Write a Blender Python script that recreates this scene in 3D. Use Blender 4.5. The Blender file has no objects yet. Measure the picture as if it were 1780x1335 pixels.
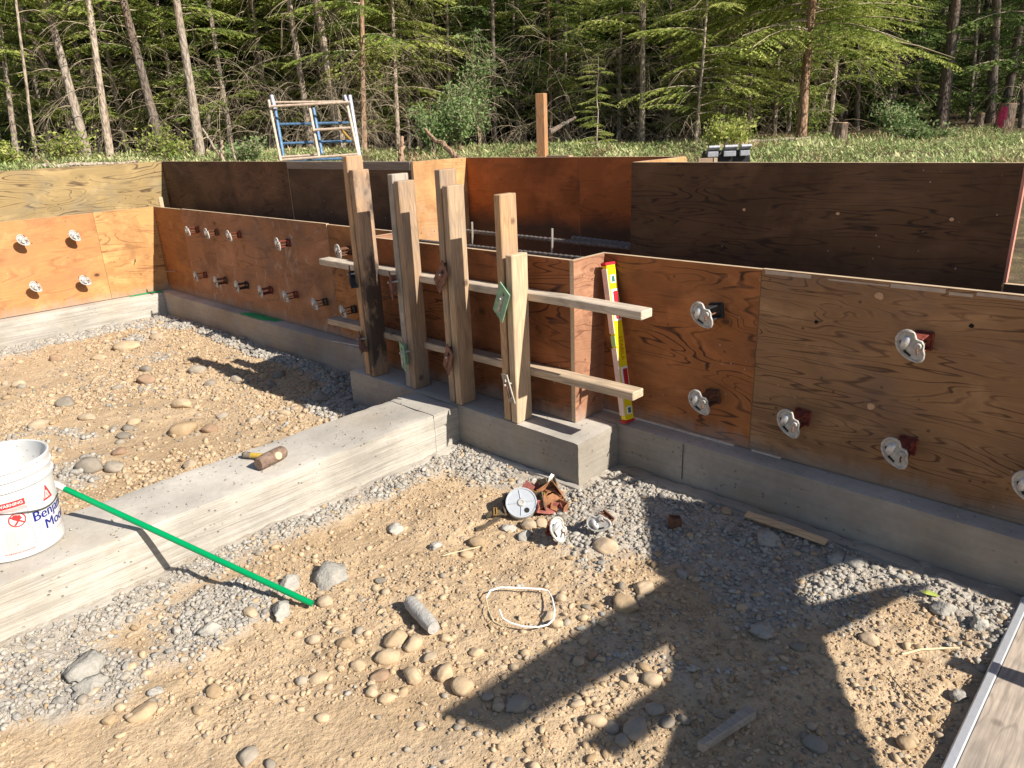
import bpy, bmesh, math, random
import numpy as np
from mathutils import Vector, Matrix, Euler
random.seed(7); rng = np.random.default_rng(7)
S = bpy.context.scene; COL = S.collection
# ---------------- camera, world, sun, exposure ----------------
CAM = np.array([5.681, -2.154, 1.0579]); YAW, PITCH, ROLL, FPX = .7736, -.338, -.0427, 1273.8
def cam_axes():
    cy, sy = math.cos(YAW), math.sin(YAW); cp, sp = math.cos(PITCH), math.sin(PITCH)
    f = np.array([-sy*cp, cy*cp, sp]); r = np.array([cy, sy, 0.]); u = np.cross(r, f)
    c, s = math.cos(ROLL), math.sin(ROLL)
    return c*r+s*u, -s*r+c*u, f
RR, UU, FF = cam_axes()
cd = bpy.data.cameras.new('camera'); cam = bpy.data.objects.new('camera', cd); COL.objects.link(cam)
cam.matrix_world = Matrix(((RR[0], UU[0], -FF[0], CAM[0]), (RR[1], UU[1], -FF[1], CAM[1]), (RR[2], UU[2], -FF[2], CAM[2]), (0, 0, 0, 1)))
cd.sensor_width = 36; cd.lens = 36*FPX/1780; cd.clip_start = .05; cd.clip_end = 500
S.camera = cam
SUN = Vector((1.55, .22, 1.14)).normalized(); SUN_EL = math.asin(SUN.z)
w = bpy.data.worlds.new('World'); S.world = w; w.use_nodes = True
wn = w.node_tree.nodes; bg = wn['Background']; sky = wn.new('ShaderNodeTexSky'); sky.sky_type = 'NISHITA'; sky.sun_disc = False
sky.sun_elevation = SUN_EL; sky.sun_rotation = math.atan2(SUN.x, SUN.y); sky.altitude = 700
w.node_tree.links.new(sky.outputs[0], bg.inputs[0]); bg.inputs[1].default_value = .066
sl = bpy.data.lights.new('sun', 'SUN'); sl.energy = 5; sl.angle = math.radians(.55); sl.color = (1, .94, .84)
so = bpy.data.objects.new('sun', sl); COL.objects.link(so); so.rotation_euler = SUN.to_track_quat('Z', 'Y').to_euler(); so.location = (12, 2, 9)
S.view_settings.view_transform = 'Standard'; S.view_settings.look = 'None'; S.view_settings.gamma = 1; S.view_settings.exposure = .74
S.view_settings.use_curve_mapping = False
S.cycles.max_bounces = 6; S.cycles.diffuse_bounces = 3; S.cycles.transparent_max_bounces = 4

# ---------------- pixel helpers (give world points once; things stand there) ----------------
def ray(x, y): return FF+RR*(x-890)/FPX-UU*(y-667.5)/FPX
def onz(x, y, z): d = ray(x, y); return CAM+d*(z-CAM[2])/d[2]
def ony(x, y, Y): d = ray(x, y); return CAM+d*(Y-CAM[1])/d[1]
def atd(x, y, D): return CAM+ray(x, y)*D
# ---------------- numpy noise ----------------
def _h(ix, iy, s): 
    n = (ix.astype(np.int64)*374761393+iy.astype(np.int64)*668265263+s*1442695041) & 0x7fffffff
    n = ((n ^ (n >> 13))*1274126177) & 0x7fffffff
    return ((n ^ (n >> 16)) & 0xffff)/65535.
def vn(x, y, s=0):
    x = np.asarray(x, float); y = np.asarray(y, float); ix = np.floor(x); iy = np.floor(y); fx = x-ix; fy = y-iy
    fx = fx*fx*(3-2*fx); fy = fy*fy*(3-2*fy)
    a = _h(ix, iy, s); b = _h(ix+1, iy, s); c = _h(ix, iy+1, s); d = _h(ix+1, iy+1, s)
    return (a+(b-a)*fx)*(1-fy)+(c+(d-c)*fx)*fy
def fbm(x, y, s=0, o=4):
    t = 0; a = .5
    for k in range(o): t = t+a*(vn(x*2**k, y*2**k, s+k*17)-.5); a *= .5
    return t
def sst(a, b, x): t = np.clip((x-a)/(b-a), 0, 1); return t*t*(3-2*t)
# ---------------- materials ----------------
class NB:
    def __init__(s, name):
        s.m = bpy.data.materials.new(name); s.m.use_nodes = True; s.t = s.m.node_tree; s.b = s.t.nodes['Principled BSDF']
        s.b.inputs['Specular IOR Level'].default_value = .3
    def n(s, ty, *ins, **kw):
        nd = s.t.nodes.new('ShaderNode'+ty)
        for k, v in kw.items():
            if k.startswith('i_'): s.put(nd.inputs[k[2:].replace('_', ' ')], v)
            else: setattr(nd, k, v)
        for i, v in enumerate(ins):
            if v is not None: s.put(nd.inputs[i], v)
        return nd
    def put(s, sock, v):
        if isinstance(v, bpy.types.NodeSocket): s.t.links.new(v, sock)
        elif isinstance(v, bpy.types.Node): s.t.links.new(v.outputs[0], sock)
        else:
            if isinstance(v, (tuple, list)) and len(v) == 3 and sock.type == 'RGBA': v = (*v, 1)
            sock.default_value = v
    def math(s, op, a, b=0., c=0., clamp=False): return s.n('Math', a, b, c, operation=op, use_clamp=clamp).outputs[0]
    def mr(s, v, a, b, c=0., d=1.): return s.n('MapRange', v, float(a), float(b), float(c), float(d)).outputs[0]
    def co(s, sc=(1, 1, 1), loc=(0, 0, 0), kind='Object'):
        tc = s.n('TexCoord'); mp = s.n('Mapping'); s.put(mp.inputs[0], tc.outputs[kind]); mp.inputs['Scale'].default_value = sc; mp.inputs['Location'].default_value = loc
        return mp.outputs[0]
    def noise(s, v, scale, det=3., rough=.55, dist=0.): return s.n('TexNoise', i_Vector=v, i_Scale=float(scale), i_Detail=float(det), i_Roughness=rough, i_Distortion=dist).outputs[0]
    def mix(s, f, a, b, bt='MIX'):
        nd = s.t.nodes.new('ShaderNodeMix'); nd.data_type = 'RGBA'; nd.blend_type = bt; s.put(nd.inputs[0], f); s.put(nd.inputs[6], a); s.put(nd.inputs[7], b); return nd.outputs[2]
    def bump(s, h, st=.3, dist=.01): s.put(s.b.inputs['Normal'], s.n('Bump', i_Strength=st, i_Distance=dist, i_Height=h))
    def done(s, col, rough=.7, metal=0.):
        s.put(s.b.inputs['Base Color'], col); s.put(s.b.inputs['Roughness'], rough); s.put(s.b.inputs['Metallic'], metal); return s.m
def plain(name, c, rough=.6, metal=0., var=.15, sc=30, bump=.1):
    q = NB(name); v = q.co(); n = q.noise(v, sc, 4)
    col = q.mix(q.mr(n, .3, .7), tuple(x*(1-var) for x in c), tuple(min(1, x*(1+var)) for x in c))
    if bump: q.bump(n, bump, .003)
    return q.done(col, rough, metal)
def plywood(name, c, line=(.08, .035, .015), ls=.7, grime=(.12, .1, .085), gs=.35, seed=0., freq=70., patch=.5, c2=None, low=0., wash=0., an=4.6):
    q = NB(name); c2 = c2 or tuple(x*.62 for x in c)
    v = q.co((1, 1, 1), (seed*3.1, seed*1.7, seed*2.3))
    va = q.co((.85, .85, an), (seed*3.1, seed*1.7, seed*2.3))
    h = q.noise(va, 1.5, 2.6, .5, .45 if an < 6 else .2)
    vo = q.n('TexVoronoi', i_Vector=q.co((1.5, 1.5, 2.3), (seed*5.1, seed, seed*4.3)), i_Scale=2.2, feature='F1').outputs[0]
    kn = q.mr(vo, .0, .22, 1., 0.)
    h2 = q.math('ADD', h, q.math('MULTIPLY', kn, .16))
    h3 = q.math('ADD', h2, q.math('MULTIPLY', q.noise(q.co((2, 2, 30), (seed, 0, seed)), 3, 3), .012))
    si = q.math('SINE', q.math('MULTIPLY', h3, freq*1.25))
    ln = q.math('POWER', q.mr(si, .35, 1., 0., 1.), 1.6)
    msk = q.mr(q.noise(va, 2.3, 3), .34, .58, .06, 1.)
    ln = q.math('MULTIPLY', q.math('MULTIPLY', ln, ls), msk)
    fib = q.noise(q.co((3, 3, 130), (seed, 0, 0)), 2., 3, .6)
    big = q.noise(v, 1.6, 4, .6, .4)
    col = q.mix(q.mr(big, .5-patch*.35, .5+patch*.35), c2, c)
    band = q.mr(si, -.6, .6); col = q.mix(q.math('MULTIPLY', band, .22), col, tuple(x*1.25 for x in c))
    col = q.mix(q.mr(fib, .35, .75, 0., .38), col, tuple(x*.55 for x in c))
    col = q.mix(ln, col, line)
    kk = q.mr(vo, .035, .075, 1., 0.); col = q.mix(q.mr(q.math('ADD', vo, q.math('MULTIPLY', fib, .04)), .06, .17, .5, 0.), col, tuple(x*.3 for x in c)); col = q.mix(q.math('MULTIPLY', kk, .85), col, (.035, .015, .008))
    sp = q.n('TexVoronoi', i_Vector=v, i_Scale=17., feature='F1').outputs[0]
    col = q.mix(q.mr(sp, .06, .10, .7, 0.), col, (.06, .025, .012))
    g = q.noise(q.co((1.3, 1.3, 1.9), (seed*2, 5, seed)), 2.2, 5, .65)
    col = q.mix(q.mr(g, .5, .72, 0., gs), col, grime)
    sm = q.noise(q.co((1.6, 1.6, 1.2), (seed*4, 2, seed)), 1.7, 6, .68, .6); col = q.mix(q.mr(sm, .48, .66, 0., .62), col, tuple(x*.34 for x in c))
    lt = q.noise(q.co((2.2, 2.2, 4.), (seed, 7, seed*3)), 1.9, 5, .6, .5); col = q.mix(q.mr(lt, .52, .7, 0., .4), col, tuple(min(1, x*1.55+.02) for x in c))
    zz = q.n('SeparateXYZ', q.co()).outputs[2]; sp2 = q.math('ADD', zz, q.math('MULTIPLY', q.noise(q.co((9, 9, 3)), 1.5, 5, .7), .16))
    col = q.mix(q.mr(sp2, .085, .135, .5, 0.), col, (.30, .27, .235))
    dr = q.n('TexVoronoi', i_Vector=q.co((1, 1, .8), (seed, 3, 1)), i_Scale=30.).outputs[0]; col = q.mix(q.math('MULTIPLY', q.mr(dr, .05, .09, .7, 0.), q.mr(q.noise(v, 3, 2), .5, .6)), col, (.42, .39, .35))
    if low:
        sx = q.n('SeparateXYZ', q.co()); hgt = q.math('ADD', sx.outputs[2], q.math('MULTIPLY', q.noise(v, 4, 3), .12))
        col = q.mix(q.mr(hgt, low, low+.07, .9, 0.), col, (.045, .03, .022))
    if wash:
        wv = q.noise(q.co((4, 4, 2.2), (seed, 0, 0)), 2., 6, .7, 1.2); wm = q.math('MULTIPLY', q.mr(wv, .55, .68, 0., wash), q.mr(q.noise(v, 3.1, 4), .42, .6)); col = q.mix(wm, col, (.5, .43, .38))
    q.bump(q.math('ADD', q.math('MULTIPLY', fib, .5), q.math('MULTIPLY', ln, -.8)), .25, .002)
    return q.done(col, q.mr(g, .3, .7, .55, .8))
def timber(name, c, axis='x', grey=.3, dark=None, seed=0., ls=.6):
    q = NB(name); sc = {'x': (1, 22, 22), 'z': (22, 22, 1), 'y': (22, 1, 22)}[axis]
    # tc coordinates centred on the piece
    h = q.noise(q.co(tuple(x*.22 if x > 1 else .8 for x in sc), (seed*3, seed, seed*2)), 3.2, 1.5, .4, .3)
    ln = q.mr(q.math('SINE', q.math('MULTIPLY', h, 60.)), .3, 1., 0., ls)
    fib = q.noise(q.co(sc, (seed, 0, seed)), 8., 4, .6)
    col = q.mix(q.mr(fib, .3, .7), tuple(x*.7 for x in c), tuple(min(1, x*1.15) for x in c))
    col = q.mix(q.math('MULTIPLY', ln, .55), col, tuple(x*.42 for x in c))
    vo = q.n('TexVoronoi', i_Vector=q.co((6, 6, 6), (seed, seed, 0)), i_Scale=1.1).outputs[0]
    col = q.mix(q.mr(vo, .05, .12, .8, 0.), col, (.07, .035, .02))
    g = q.noise(q.co((4, 4, 4), (seed, 2, 1)), 1.6, 4, .6); col = q.mix(q.mr(g, .45, .65, 0., grey), col, (.2, .18, .16))
    if dark:
        d = q.noise(q.co((5, 5, 3), (seed*2, 1, 1)), 1.6, 4, .65); col = q.mix(q.mr(d, .5-dark*.2, .62-dark*.2, 0., .85), col, (.035, .028, .026))
    q.bump(fib, .3, .002); return q.done(col, .75)
def concrete(name, c=(.47, .445, .41), board=False, dark=1., tan=.25):
    q = NB(name); v = q.co(kind='Object'); a = q.noise(v, 2.2, 6, .62); b = q.noise(v, 45, 4, .6); st = q.noise(q.co((1.2, 1.2, 26)), 2.5, 4, .65, .6)
    col = q.mix(q.mr(a, .33, .68), tuple(x*.62*dark for x in c), tuple(x*1.14*dark for x in c))
    col = q.mix(q.mr(b, .4, .7, 0., .25), col, tuple(x*.6*dark for x in c))
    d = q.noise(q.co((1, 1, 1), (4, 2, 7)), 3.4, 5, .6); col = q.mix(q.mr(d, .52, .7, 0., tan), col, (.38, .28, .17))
    pit = q.n('TexVoronoi', i_Vector=v, i_Scale=38.).outputs[0]; pm = q.mr(pit, .1, .16, 1., 0.)
    pm = q.math('MULTIPLY', pm, q.mr(q.noise(v, 7, 2), .52, .6)); col = q.mix(q.math('MULTIPLY', pm, .6), col, (.1, .095, .09))
    hgt = q.math('SUBTRACT', q.math('MULTIPLY', b, .35), q.math('MULTIPLY', pm, .8))
    if board:
        col = q.mix(q.mr(st, .52, .68, 0., board*.55), col, tuple(x*.55*dark for x in c)); col = q.mix(q.mr(st, .5, .3, 0., board*.5), col, tuple(min(1, x*1.35*dark) for x in c))
        hgt = q.math('ADD', hgt, q.math('MULTIPLY', st, 1.6*board))
    q.bump(hgt, .7, .006); return q.done(col, .9)
def tinted(name, cols, rough=.9, trans=0., bump=0., nsc=40):
    """colours come from a per-vertex 'tint' in 0..1 running through the list"""
    q = NB(name); at = q.n('Attribute', attribute_name='tint'); r = q.n('ValToRGB', at.outputs['Fac'])
    e = r.color_ramp.elements
    while len(e) < len(cols): e.new(.5)
    for i, c in enumerate(cols): e[i].position = i/(len(cols)-1); e[i].color = (*c, 1)
    col = r.outputs[0]
    if bump:
        n = q.noise(q.co(), nsc, 4); q.bump(n, bump, .004); col = q.mix(q.mr(n, .3, .75, .0, .4), col, (.16, .13, .09))
    m = q.done(col, rough); q.b.inputs['Specular IOR Level'].default_value = .15
    if trans:
        tr = q.n('BsdfTranslucent', col); mx = q.n('MixShader', trans, q.b.outputs[0], tr.outputs[0]); q.t.links.new(mx.outputs[0], q.t.nodes['Material Output'].inputs[0])
    return m
def bark(name, c, grey):
    q = NB(name); n = q.noise(q.co((30, 30, 7)), 1., 5, .7); pl = q.n('TexVoronoi', i_Vector=q.co((26, 26, 9)), i_Scale=1.).outputs[0]
    col = q.mix(q.mr(n, .35, .65), c, grey); col = q.mix(q.mr(pl, .45, .75, 0., .7), col, tuple(x*.3 for x in c))
    big = q.noise(q.co((1, 1, .6)), 1.4, 3); col = q.mix(q.mr(big, .45, .7, 0., .5), col, (.28, .17, .11))
    q.bump(q.math('SUBTRACT', n, pl), .8, .02); return q.done(col, .95)
# ---------------- object helpers ----------------
def tagit(o, label=None, cat=None, group=None, kind=None):
    if label: o['label'] = label
    if cat: o['category'] = cat
    if group: o['group'] = group
    if kind: o['kind'] = kind
    return o
def empty(name, loc, rot=(0, 0, 0), **kw):
    o = bpy.data.objects.new(name, None); COL.objects.link(o); o.location = loc; o.rotation_euler = rot; o.empty_display_size = .1; return tagit(o, **kw)
class MB:
    def __init__(s): s.v = []; s.f = []; s.m = []
    def add(s, vs, fs, mi=0):
        b = len(s.v); s.v += [tuple(map(float, p)) for p in vs]; s.f += [tuple(b+i for i in f) for f in fs]; s.m += [mi]*len(fs); return s
    def box(s, c, d, rot=None, mi=0):
        R = Euler(rot).to_matrix() if rot else Matrix.Identity(3); c = Vector(c); h = [x/2 for x in d]
        vs = [c+R@Vector((sx*h[0], sy*h[1], sz*h[2])) for sx in (-1, 1) for sy in (-1, 1) for sz in (-1, 1)]
        return s.add(vs, [(0, 1, 3, 2), (4, 6, 7, 5), (0, 4, 5, 1), (2, 3, 7, 6), (0, 2, 6, 4), (1, 5, 7, 3)], mi)
    def span(s, a, b, mi=0): return s.box([(a[i]+b[i])/2 for i in range(3)], [abs(b[i]-a[i]) for i in range(3)], mi=mi)
    def tube(s, pts, r, n=8, closed=False, cap=True, mi=0, flat=1.):
        P = [Vector(p) for p in pts]; N = len(P); rs = r if isinstance(r, (list, tuple)) else [r]*N; vs = []; prev = None
        for i in range(N):
            a = P[(i-1) % N] if (i or closed) else P[0]; b = P[(i+1) % N] if (i < N-1 or closed) else P[-1]; t = (b-a).normalized()
            if prev is None: u = t.orthogonal().normalized()
            else: u = (prev-t*prev.dot(t)).normalized()
            prev = u; w_ = t.cross(u)
            vs += [P[i]+(u*math.cos(k*2*math.pi/n)*flat+w_*math.sin(k*2*math.pi/n))*rs[i] for k in range(n)]
        fs = []
        for i in range(N if closed else N-1):
            j = (i+1) % N
            fs += [(i*n+k, i*n+(k+1) % n, j*n+(k+1) % n, j*n+k) for k in range(n)]
        if cap and not closed: fs += [tuple(range(n))[::-1], tuple((N-1)*n+k for k in range(n))]
        return s.add(vs, fs, mi)
    def prism(s, out, t0, t1, M=None, mi=0):
        """outline (x,z) extruded along y from t0 to t1"""
        n = len(out); vs = [Vector((x, t0, z)) for x, z in out]+[Vector((x, t1, z)) for x, z in out]
        if M: vs = [M@p for p in vs]
        return s.add(vs, [tuple(range(n)), tuple(range(2*n-1, n-1, -1))]+[(i, i+n, (i+1) % n+n, (i+1) % n) for i in range(n)], mi)
    def lathe(s, prof, n=32, mi=0, c=(0, 0, 0)):
        vs = [(c[0]+r*math.cos(k*2*math.pi/n), c[1]+r*math.sin(k*2*math.pi/n), c[2]+z) for r, z in prof for k in range(n)]
        return s.add(vs, [(i*n+k, i*n+(k+1) % n, (i+1)*n+(k+1) % n, (i+1)*n+k) for i in range(len(prof)-1) for k in range(n)], mi)
    def build(s, name, mats, parent=None, loc=(0, 0, 0), rot=(0, 0, 0), bevel=0., smooth=False, **kw):
        me = bpy.data.meshes.new(name); me.from_pydata(s.v, [], s.f)
        for m in (mats if isinstance(mats, (list, tuple)) else [mats]): me.materials.append(m)
        me.polygons.foreach_set('material_index', s.m)
        bm = bmesh.new(); bm.from_mesh(me); bmesh.ops.recalc_face_normals(bm, faces=bm.faces)
        if bevel:
            es = [e for e in bm.edges if len(e.link_faces) == 2 and e.calc_face_angle(0) > .5]; bmesh.ops.bevel(bm, geom=es, offset=bevel, segments=1, affect='EDGES')
        bm.to_mesh(me); bm.free()
        if smooth:
            me.polygons.foreach_set('use_smooth', [True]*len(me.polygons)); me.set_sharp_from_angle(angle=math.radians(40))
        o = bpy.data.objects.new(name, me); COL.objects.link(o); o.location = loc; o.rotation_euler = rot; o.parent = parent
        return tagit(o, **kw)
def npmesh(name, V, F, mats, tint=None, mi=None, smooth=False, parent=None, loc=(0, 0, 0), link=True, **kw):
    """V (n,3), F (m,3 or 4) numpy"""
    me = bpy.data.meshes.new(name); k = F.shape[1]; me.vertices.add(len(V)); me.vertices.foreach_set('co', np.ascontiguousarray(V, np.float32).ravel())
    me.loops.add(F.size); me.loops.foreach_set('vertex_index', np.ascontiguousarray(F, np.int32).ravel())
    me.polygons.add(len(F)); me.polygons.foreach_set('loop_start', np.arange(0, F.size, k, dtype=np.int32))
    for m in (mats if isinstance(mats, (list, tuple)) else [mats]): me.materials.append(m)
    if mi is not None: me.polygons.foreach_set('material_index', np.ascontiguousarray(mi, np.int32))
    if smooth: me.polygons.foreach_set('use_smooth', np.ones(len(F), bool))
    if tint is not None:
        for nm, t in (tint if isinstance(tint, dict) else {'tint': tint}).items():
            at = me.attributes.new(nm, 'FLOAT', 'POINT'); at.data.foreach_set('value', np.ascontiguousarray(t, np.float32))
    me.update(calc_edges=True)
    if not link: return me
    o = bpy.data.objects.new(name, me); COL.objects.link(o); o.parent = parent; o.location = loc
    return tagit(o, **kw)
def copy_tree(o, parent=None):
    c = o.copy(); COL.objects.link(c); c.parent = parent
    for ch in o.children: copy_tree(ch, c)
    return c
# ================= GROUND =================
FEET = [((0.085, -3), (0.085, -.08)), ((0.085, -.083), (2.82, -.083)), ((2.82, -.322), (3.3, -.322)), ((3.58, -.322), (4.2, -.322)), ((4.2, -.322), (4.2, -.083)), ((4.2, -.083), (6.5, -.083)), ((3.58, -.322), (3.58, -3))]
def seg_d(X, Y, a, b):
    ax, ay = a; bx, by = b; L = (bx-ax)**2+(by-ay)**2; t = np.clip(((X-ax)*(bx-ax)+(Y-ay)*(by-ay))/L, 0, 1)
    return np.hypot(X-ax-t*(bx-ax), Y-ay-t*(by-ay))
WID = [.26, .2, .25, .3, .34, .3, .24]
def grey_w(X, Y):
    g = np.zeros_like(np.asarray(X, float))
    for (a, b), wd in zip(FEET, WID): g = np.maximum(g, 1-seg_d(X, Y, a, b)/wd)
    g = np.maximum(g, 1.1-np.hypot(X-4.45, (Y+.32)*1.0)/.42); g = np.maximum(g, 1.-np.hypot((X-4.9)*.7, Y+.3)/.33)
    g = np.maximum(g, .9-np.hypot(X-3.9, Y+1.5)/.3); g = np.maximum(g, .8-np.hypot(X-3.85, Y+1.9)/.3)
    return sst(.12, .5, g+fbm(X*3.4, Y*3.4, 3)*1.15)
def crust(X, Y): return np.maximum(sst(-.09, .06, fbm(X*1.7, Y*1.7, 99, 3)), grey_w(X, Y))*sst(-.02, .3, np.hypot((X-4.15)*.8, Y+1.95))
def ground_h(X, Y, fine=True):
    X = np.asarray(X, float); Y = np.asarray(Y, float)
    pit = -.172+.022*fbm(X*1.3, Y*1.3, 1); sm_ = .25+.75*crust(X, Y)
    if fine:
        pit = pit+.02*fbm(X*6, Y*6, 5)+.019*sm_*fbm(X*22, Y*22, 9, 3)
        g = grey_w(X, Y); pit = pit+.010*g+g*.018*fbm(X*30, Y*30, 31, 3)
    dd = np.hypot(np.maximum(0, -.4-X), np.maximum(0, Y-.7))
    s = .725*X+.688*Y
    out = -.05+.66*sst(0, 10.5, dd)+.035*np.maximum(0, dd-12)+.9*np.maximum(0, dd-45)*.35-.02*np.clip(s-1, -25, 25)*sst(0, 8, dd)
    if fine: out = out+.12*fbm(X*.6, Y*.6, 40)+.03*fbm(X*3, Y*3, 44)
    m = np.maximum(sst(-.15, -.28, X), sst(.12, .25, Y))
    return pit*(1-m)+out*m
def axis(lo, hi, step, far, n=34):
    e = np.cumsum(np.geomspace(step*2, far/6, n)); e *= far/e[-1]
    return np.concatenate([lo-e[::-1], np.arange(lo, hi, step), hi+e])
gx = axis(-.3, 5.95, .0128, 130); gy = axis(-2.7, .3, .0128, 130)
GX, GY = np.meshgrid(gx, gy, indexing='ij'); GZ = ground_h(GX, GY); nx, ny = GX.shape
idx = np.arange(nx*ny).reshape(nx, ny)
F = np.stack([idx[:-1, :-1], idx[1:, :-1], idx[1:, 1:], idx[:-1, 1:]], -1).reshape(-1, 4)
def ground_mat():
    q = NB('tan_dirt'); v = q.co(); a = q.noise(v, 2.3, 5, .6); b = q.noise(v, 60, 4, .65); c = q.noise(v, 12, 4, .6)
    tan = q.mix(q.mr(a, .35, .65), (.43, .305, .18), (.59, .44, .28)); tan = q.mix(q.mr(c, .4, .7, 0., .5), tan, (.36, .26, .17)); tan = q.mix(q.mr(b, .45, .75, 0., .6), tan, (.30, .20, .115))
    gr = q.mix(q.mr(b, .35, .7), (.30, .28, .25), (.52, .49, .45)); gr = q.mix(q.mr(c, .45, .65, 0., .35), gr, (.36, .27, .17))
    col = q.mix(q.n('Attribute', attribute_name='grey').outputs['Fac'], tan, gr)
    fl = q.mix(q.mr(a, .4, .65), (.07, .045, .025), (.13, .10, .045)); fl = q.mix(q.mr(q.noise(v, 9, 4), .5, .7, 0., .7), fl, (.28, .19, .11))
    col = q.mix(q.n('Attribute', attribute_name='duff').outputs['Fac'], col, fl)
    q.bump(q.math('ADD', b, q.math('MULTIPLY', c, .8)), .75, .012); return q.done(col, .95)
gxf, gyf = GX.ravel(), GY.ravel()
out_m = np.maximum(sst(-1.5, -3, gxf), sst(1.4, 3.2, gyf))
npmesh('ground', np.stack([gxf, gyf, GZ.ravel()], 1), F, ground_mat(), tint={'grey': grey_w(gxf, gyf)*.8, 'duff': out_m}, smooth=True, kind='structure')

# ================= FOOTINGS =================
CT = concrete('smooth_footing_concrete', (.53, .485, .425)); CS = concrete('board_marked_concrete', (.46, .42, .365), board=.9, tan=.3)
CSD = concrete('mottled_brown_concrete', (.37, .325, .27), board=.3, tan=.75)  # darker, browner side concrete with faint board marks
def rough_box(name, x0, x1, y0, y1, z0, z1, mats, step=.02, amp=.0025, parent=None, chip=.006, **kw):
    V = []; Fs = []; MI = []; b = 0
    def face(o, du, dv, mi):
        nonlocal b
        nu = max(2, int(np.linalg.norm(du)/step)); nv = max(2, int(np.linalg.norm(dv)/step))
        u, v = np.meshgrid(np.linspace(0, 1, nu+1), np.linspace(0, 1, nv+1), indexing='ij')
        P = np.array(o)+u[..., None]*np.array(du)+v[..., None]*np.array(dv); V.append(P.reshape(-1, 3))
        i = b+np.arange((nu+1)*(nv+1)).reshape(nu+1, nv+1); f = np.stack([i[:-1, :-1], i[1:, :-1], i[1:, 1:], i[:-1, 1:]], -1).reshape(-1, 4); Fs.append(f); MI.append(np.full(len(f), mi)); b += (nu+1)*(nv+1)
    X, Y, Z = x1-x0, y1-y0, z1-z0
    face((x0, y0, z1), (X, 0, 0), (0, Y, 0), 0); face((x0, y0, z0), (X, 0, 0), (0, 0, Z), 1); face((x1, y1, z0), (-X, 0, 0), (0, 0, Z), 1)
    face((x1, y0, z0), (0, Y, 0), (0, 0, Z), 1); face((x0, y1, z0), (0, -Y, 0), (0, 0, Z), 1)
    V = np.concatenate(V); x, y, z = V.T
    d = [fbm(x*9+y*5, z*22+y*4, 60, 4), fbm(y*9+x*5, z*22, 70, 4), fbm(x*5, y*5, 80, 4)]
    V = V+np.stack([d[1]*amp*2, d[0]*amp*2, d[2]*amp*1.2], 1)
    # worn arrises
    for ax, lo, hi, sg in ((0, x0, x1, 1), (1, y0, y1, 1)):
        for e, s_ in ((lo, 1), (hi, -1)):
            c = V[:, ax]; near = (np.abs(c-e) < .008) & (np.abs(z-z1) < .008)
            n = np.clip(vn(x*24+e, y*24, 91)-.35, 0, 1)*chip+.0015
            V[near, ax] += s_*n[near]; V[near, 2] -= n[near]*.8
    return npmesh(name, V, np.concatenate(Fs), mats, mi=np.concatenate(MI), smooth=False, parent=parent, **kw)
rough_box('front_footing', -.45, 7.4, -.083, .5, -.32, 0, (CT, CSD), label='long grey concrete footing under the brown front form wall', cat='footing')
rough_box('left_footing', -.45, .085, -4.2, -.0845, -.32, -.001, (CT, CS), label='sunlit pale concrete footing under the orange left form wall', cat='footing')
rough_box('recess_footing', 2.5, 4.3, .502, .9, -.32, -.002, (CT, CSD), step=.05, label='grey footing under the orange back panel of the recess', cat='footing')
bfo = empty('widened_footing', (0, 0, 0), label='boxed out concrete footing the four stud pairs stand on', cat='footing')
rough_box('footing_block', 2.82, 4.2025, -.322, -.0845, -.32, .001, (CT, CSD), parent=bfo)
rough_box('base_lip', 3.6, 4.23, -.352, -.324, -.3, -.156, (CS, CS), parent=bfo, amp=.006, chip=.01)
cf = empty('cross_footing', (0, 0, 0), label='wide pale concrete cross footing running toward the bucket', cat='footing')
rough_box('footing_block', 3.298, 3.581, -.452, -.3235, -.32, -.003, (CT, CS), parent=cf)
rough_box('footing_block', 3.300, 3.583, -3.6, -.455, -.32, -.002, (CT, CS), parent=cf, amp=.003)
rough_box('base_lip', 3.584, 3.63, -3.4, -.36, -.3, -.158, (CS, CS), parent=cf, amp=.01, chip=.014)
rl = rough_box('footing_lip', 4.24, 7.2, -.135, -.0845, -.3, -.152, (CSD, CSD), amp=.006, chip=.012, label='rough low concrete lip along the foot of the right footing', cat='footing lip')
MB().box((4.478, -.0862, -.072), (.0025, .002, .135)).build('form_seam', plain('dark_form_seam', (.10, .09, .08), .9), label='thin dark vertical form seam in the right footing face', cat='seam')
# green paint marks on the footing top
GP = plain('green_marking_paint', (.02, .35, .12), .7, var=.35, sc=25)
def strip(name, pts, z, mat, label, cat):
    MB().add([(x, y, z) for x, y in pts]+[(x, y, z-.003) for x, y in pts], [tuple(range(len(pts)))]+[(i, (i+1) % len(pts), (i+1) % len(pts)+len(pts), i+len(pts)) for i in range(len(pts))]).build(name, mat, label=label, cat=cat)
strip('paint_mark', [(1.25, -.076), (1.3, -.02), (1.42, -.008), (1.55, -.015), (1.66, -.006), (1.64, -.05), (1.5, -.078)], .006, GP, 'green spray paint mark on the footing below the front wall clamps', 'paint mark')
strip('paint_mark', [(.02, -.075), (.02, -.3), (.034, -.3), (.05, -.14), (.075, -.075)], .006, GP, 'thin green spray paint line on the footing at the left corner', 'paint mark')

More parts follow.
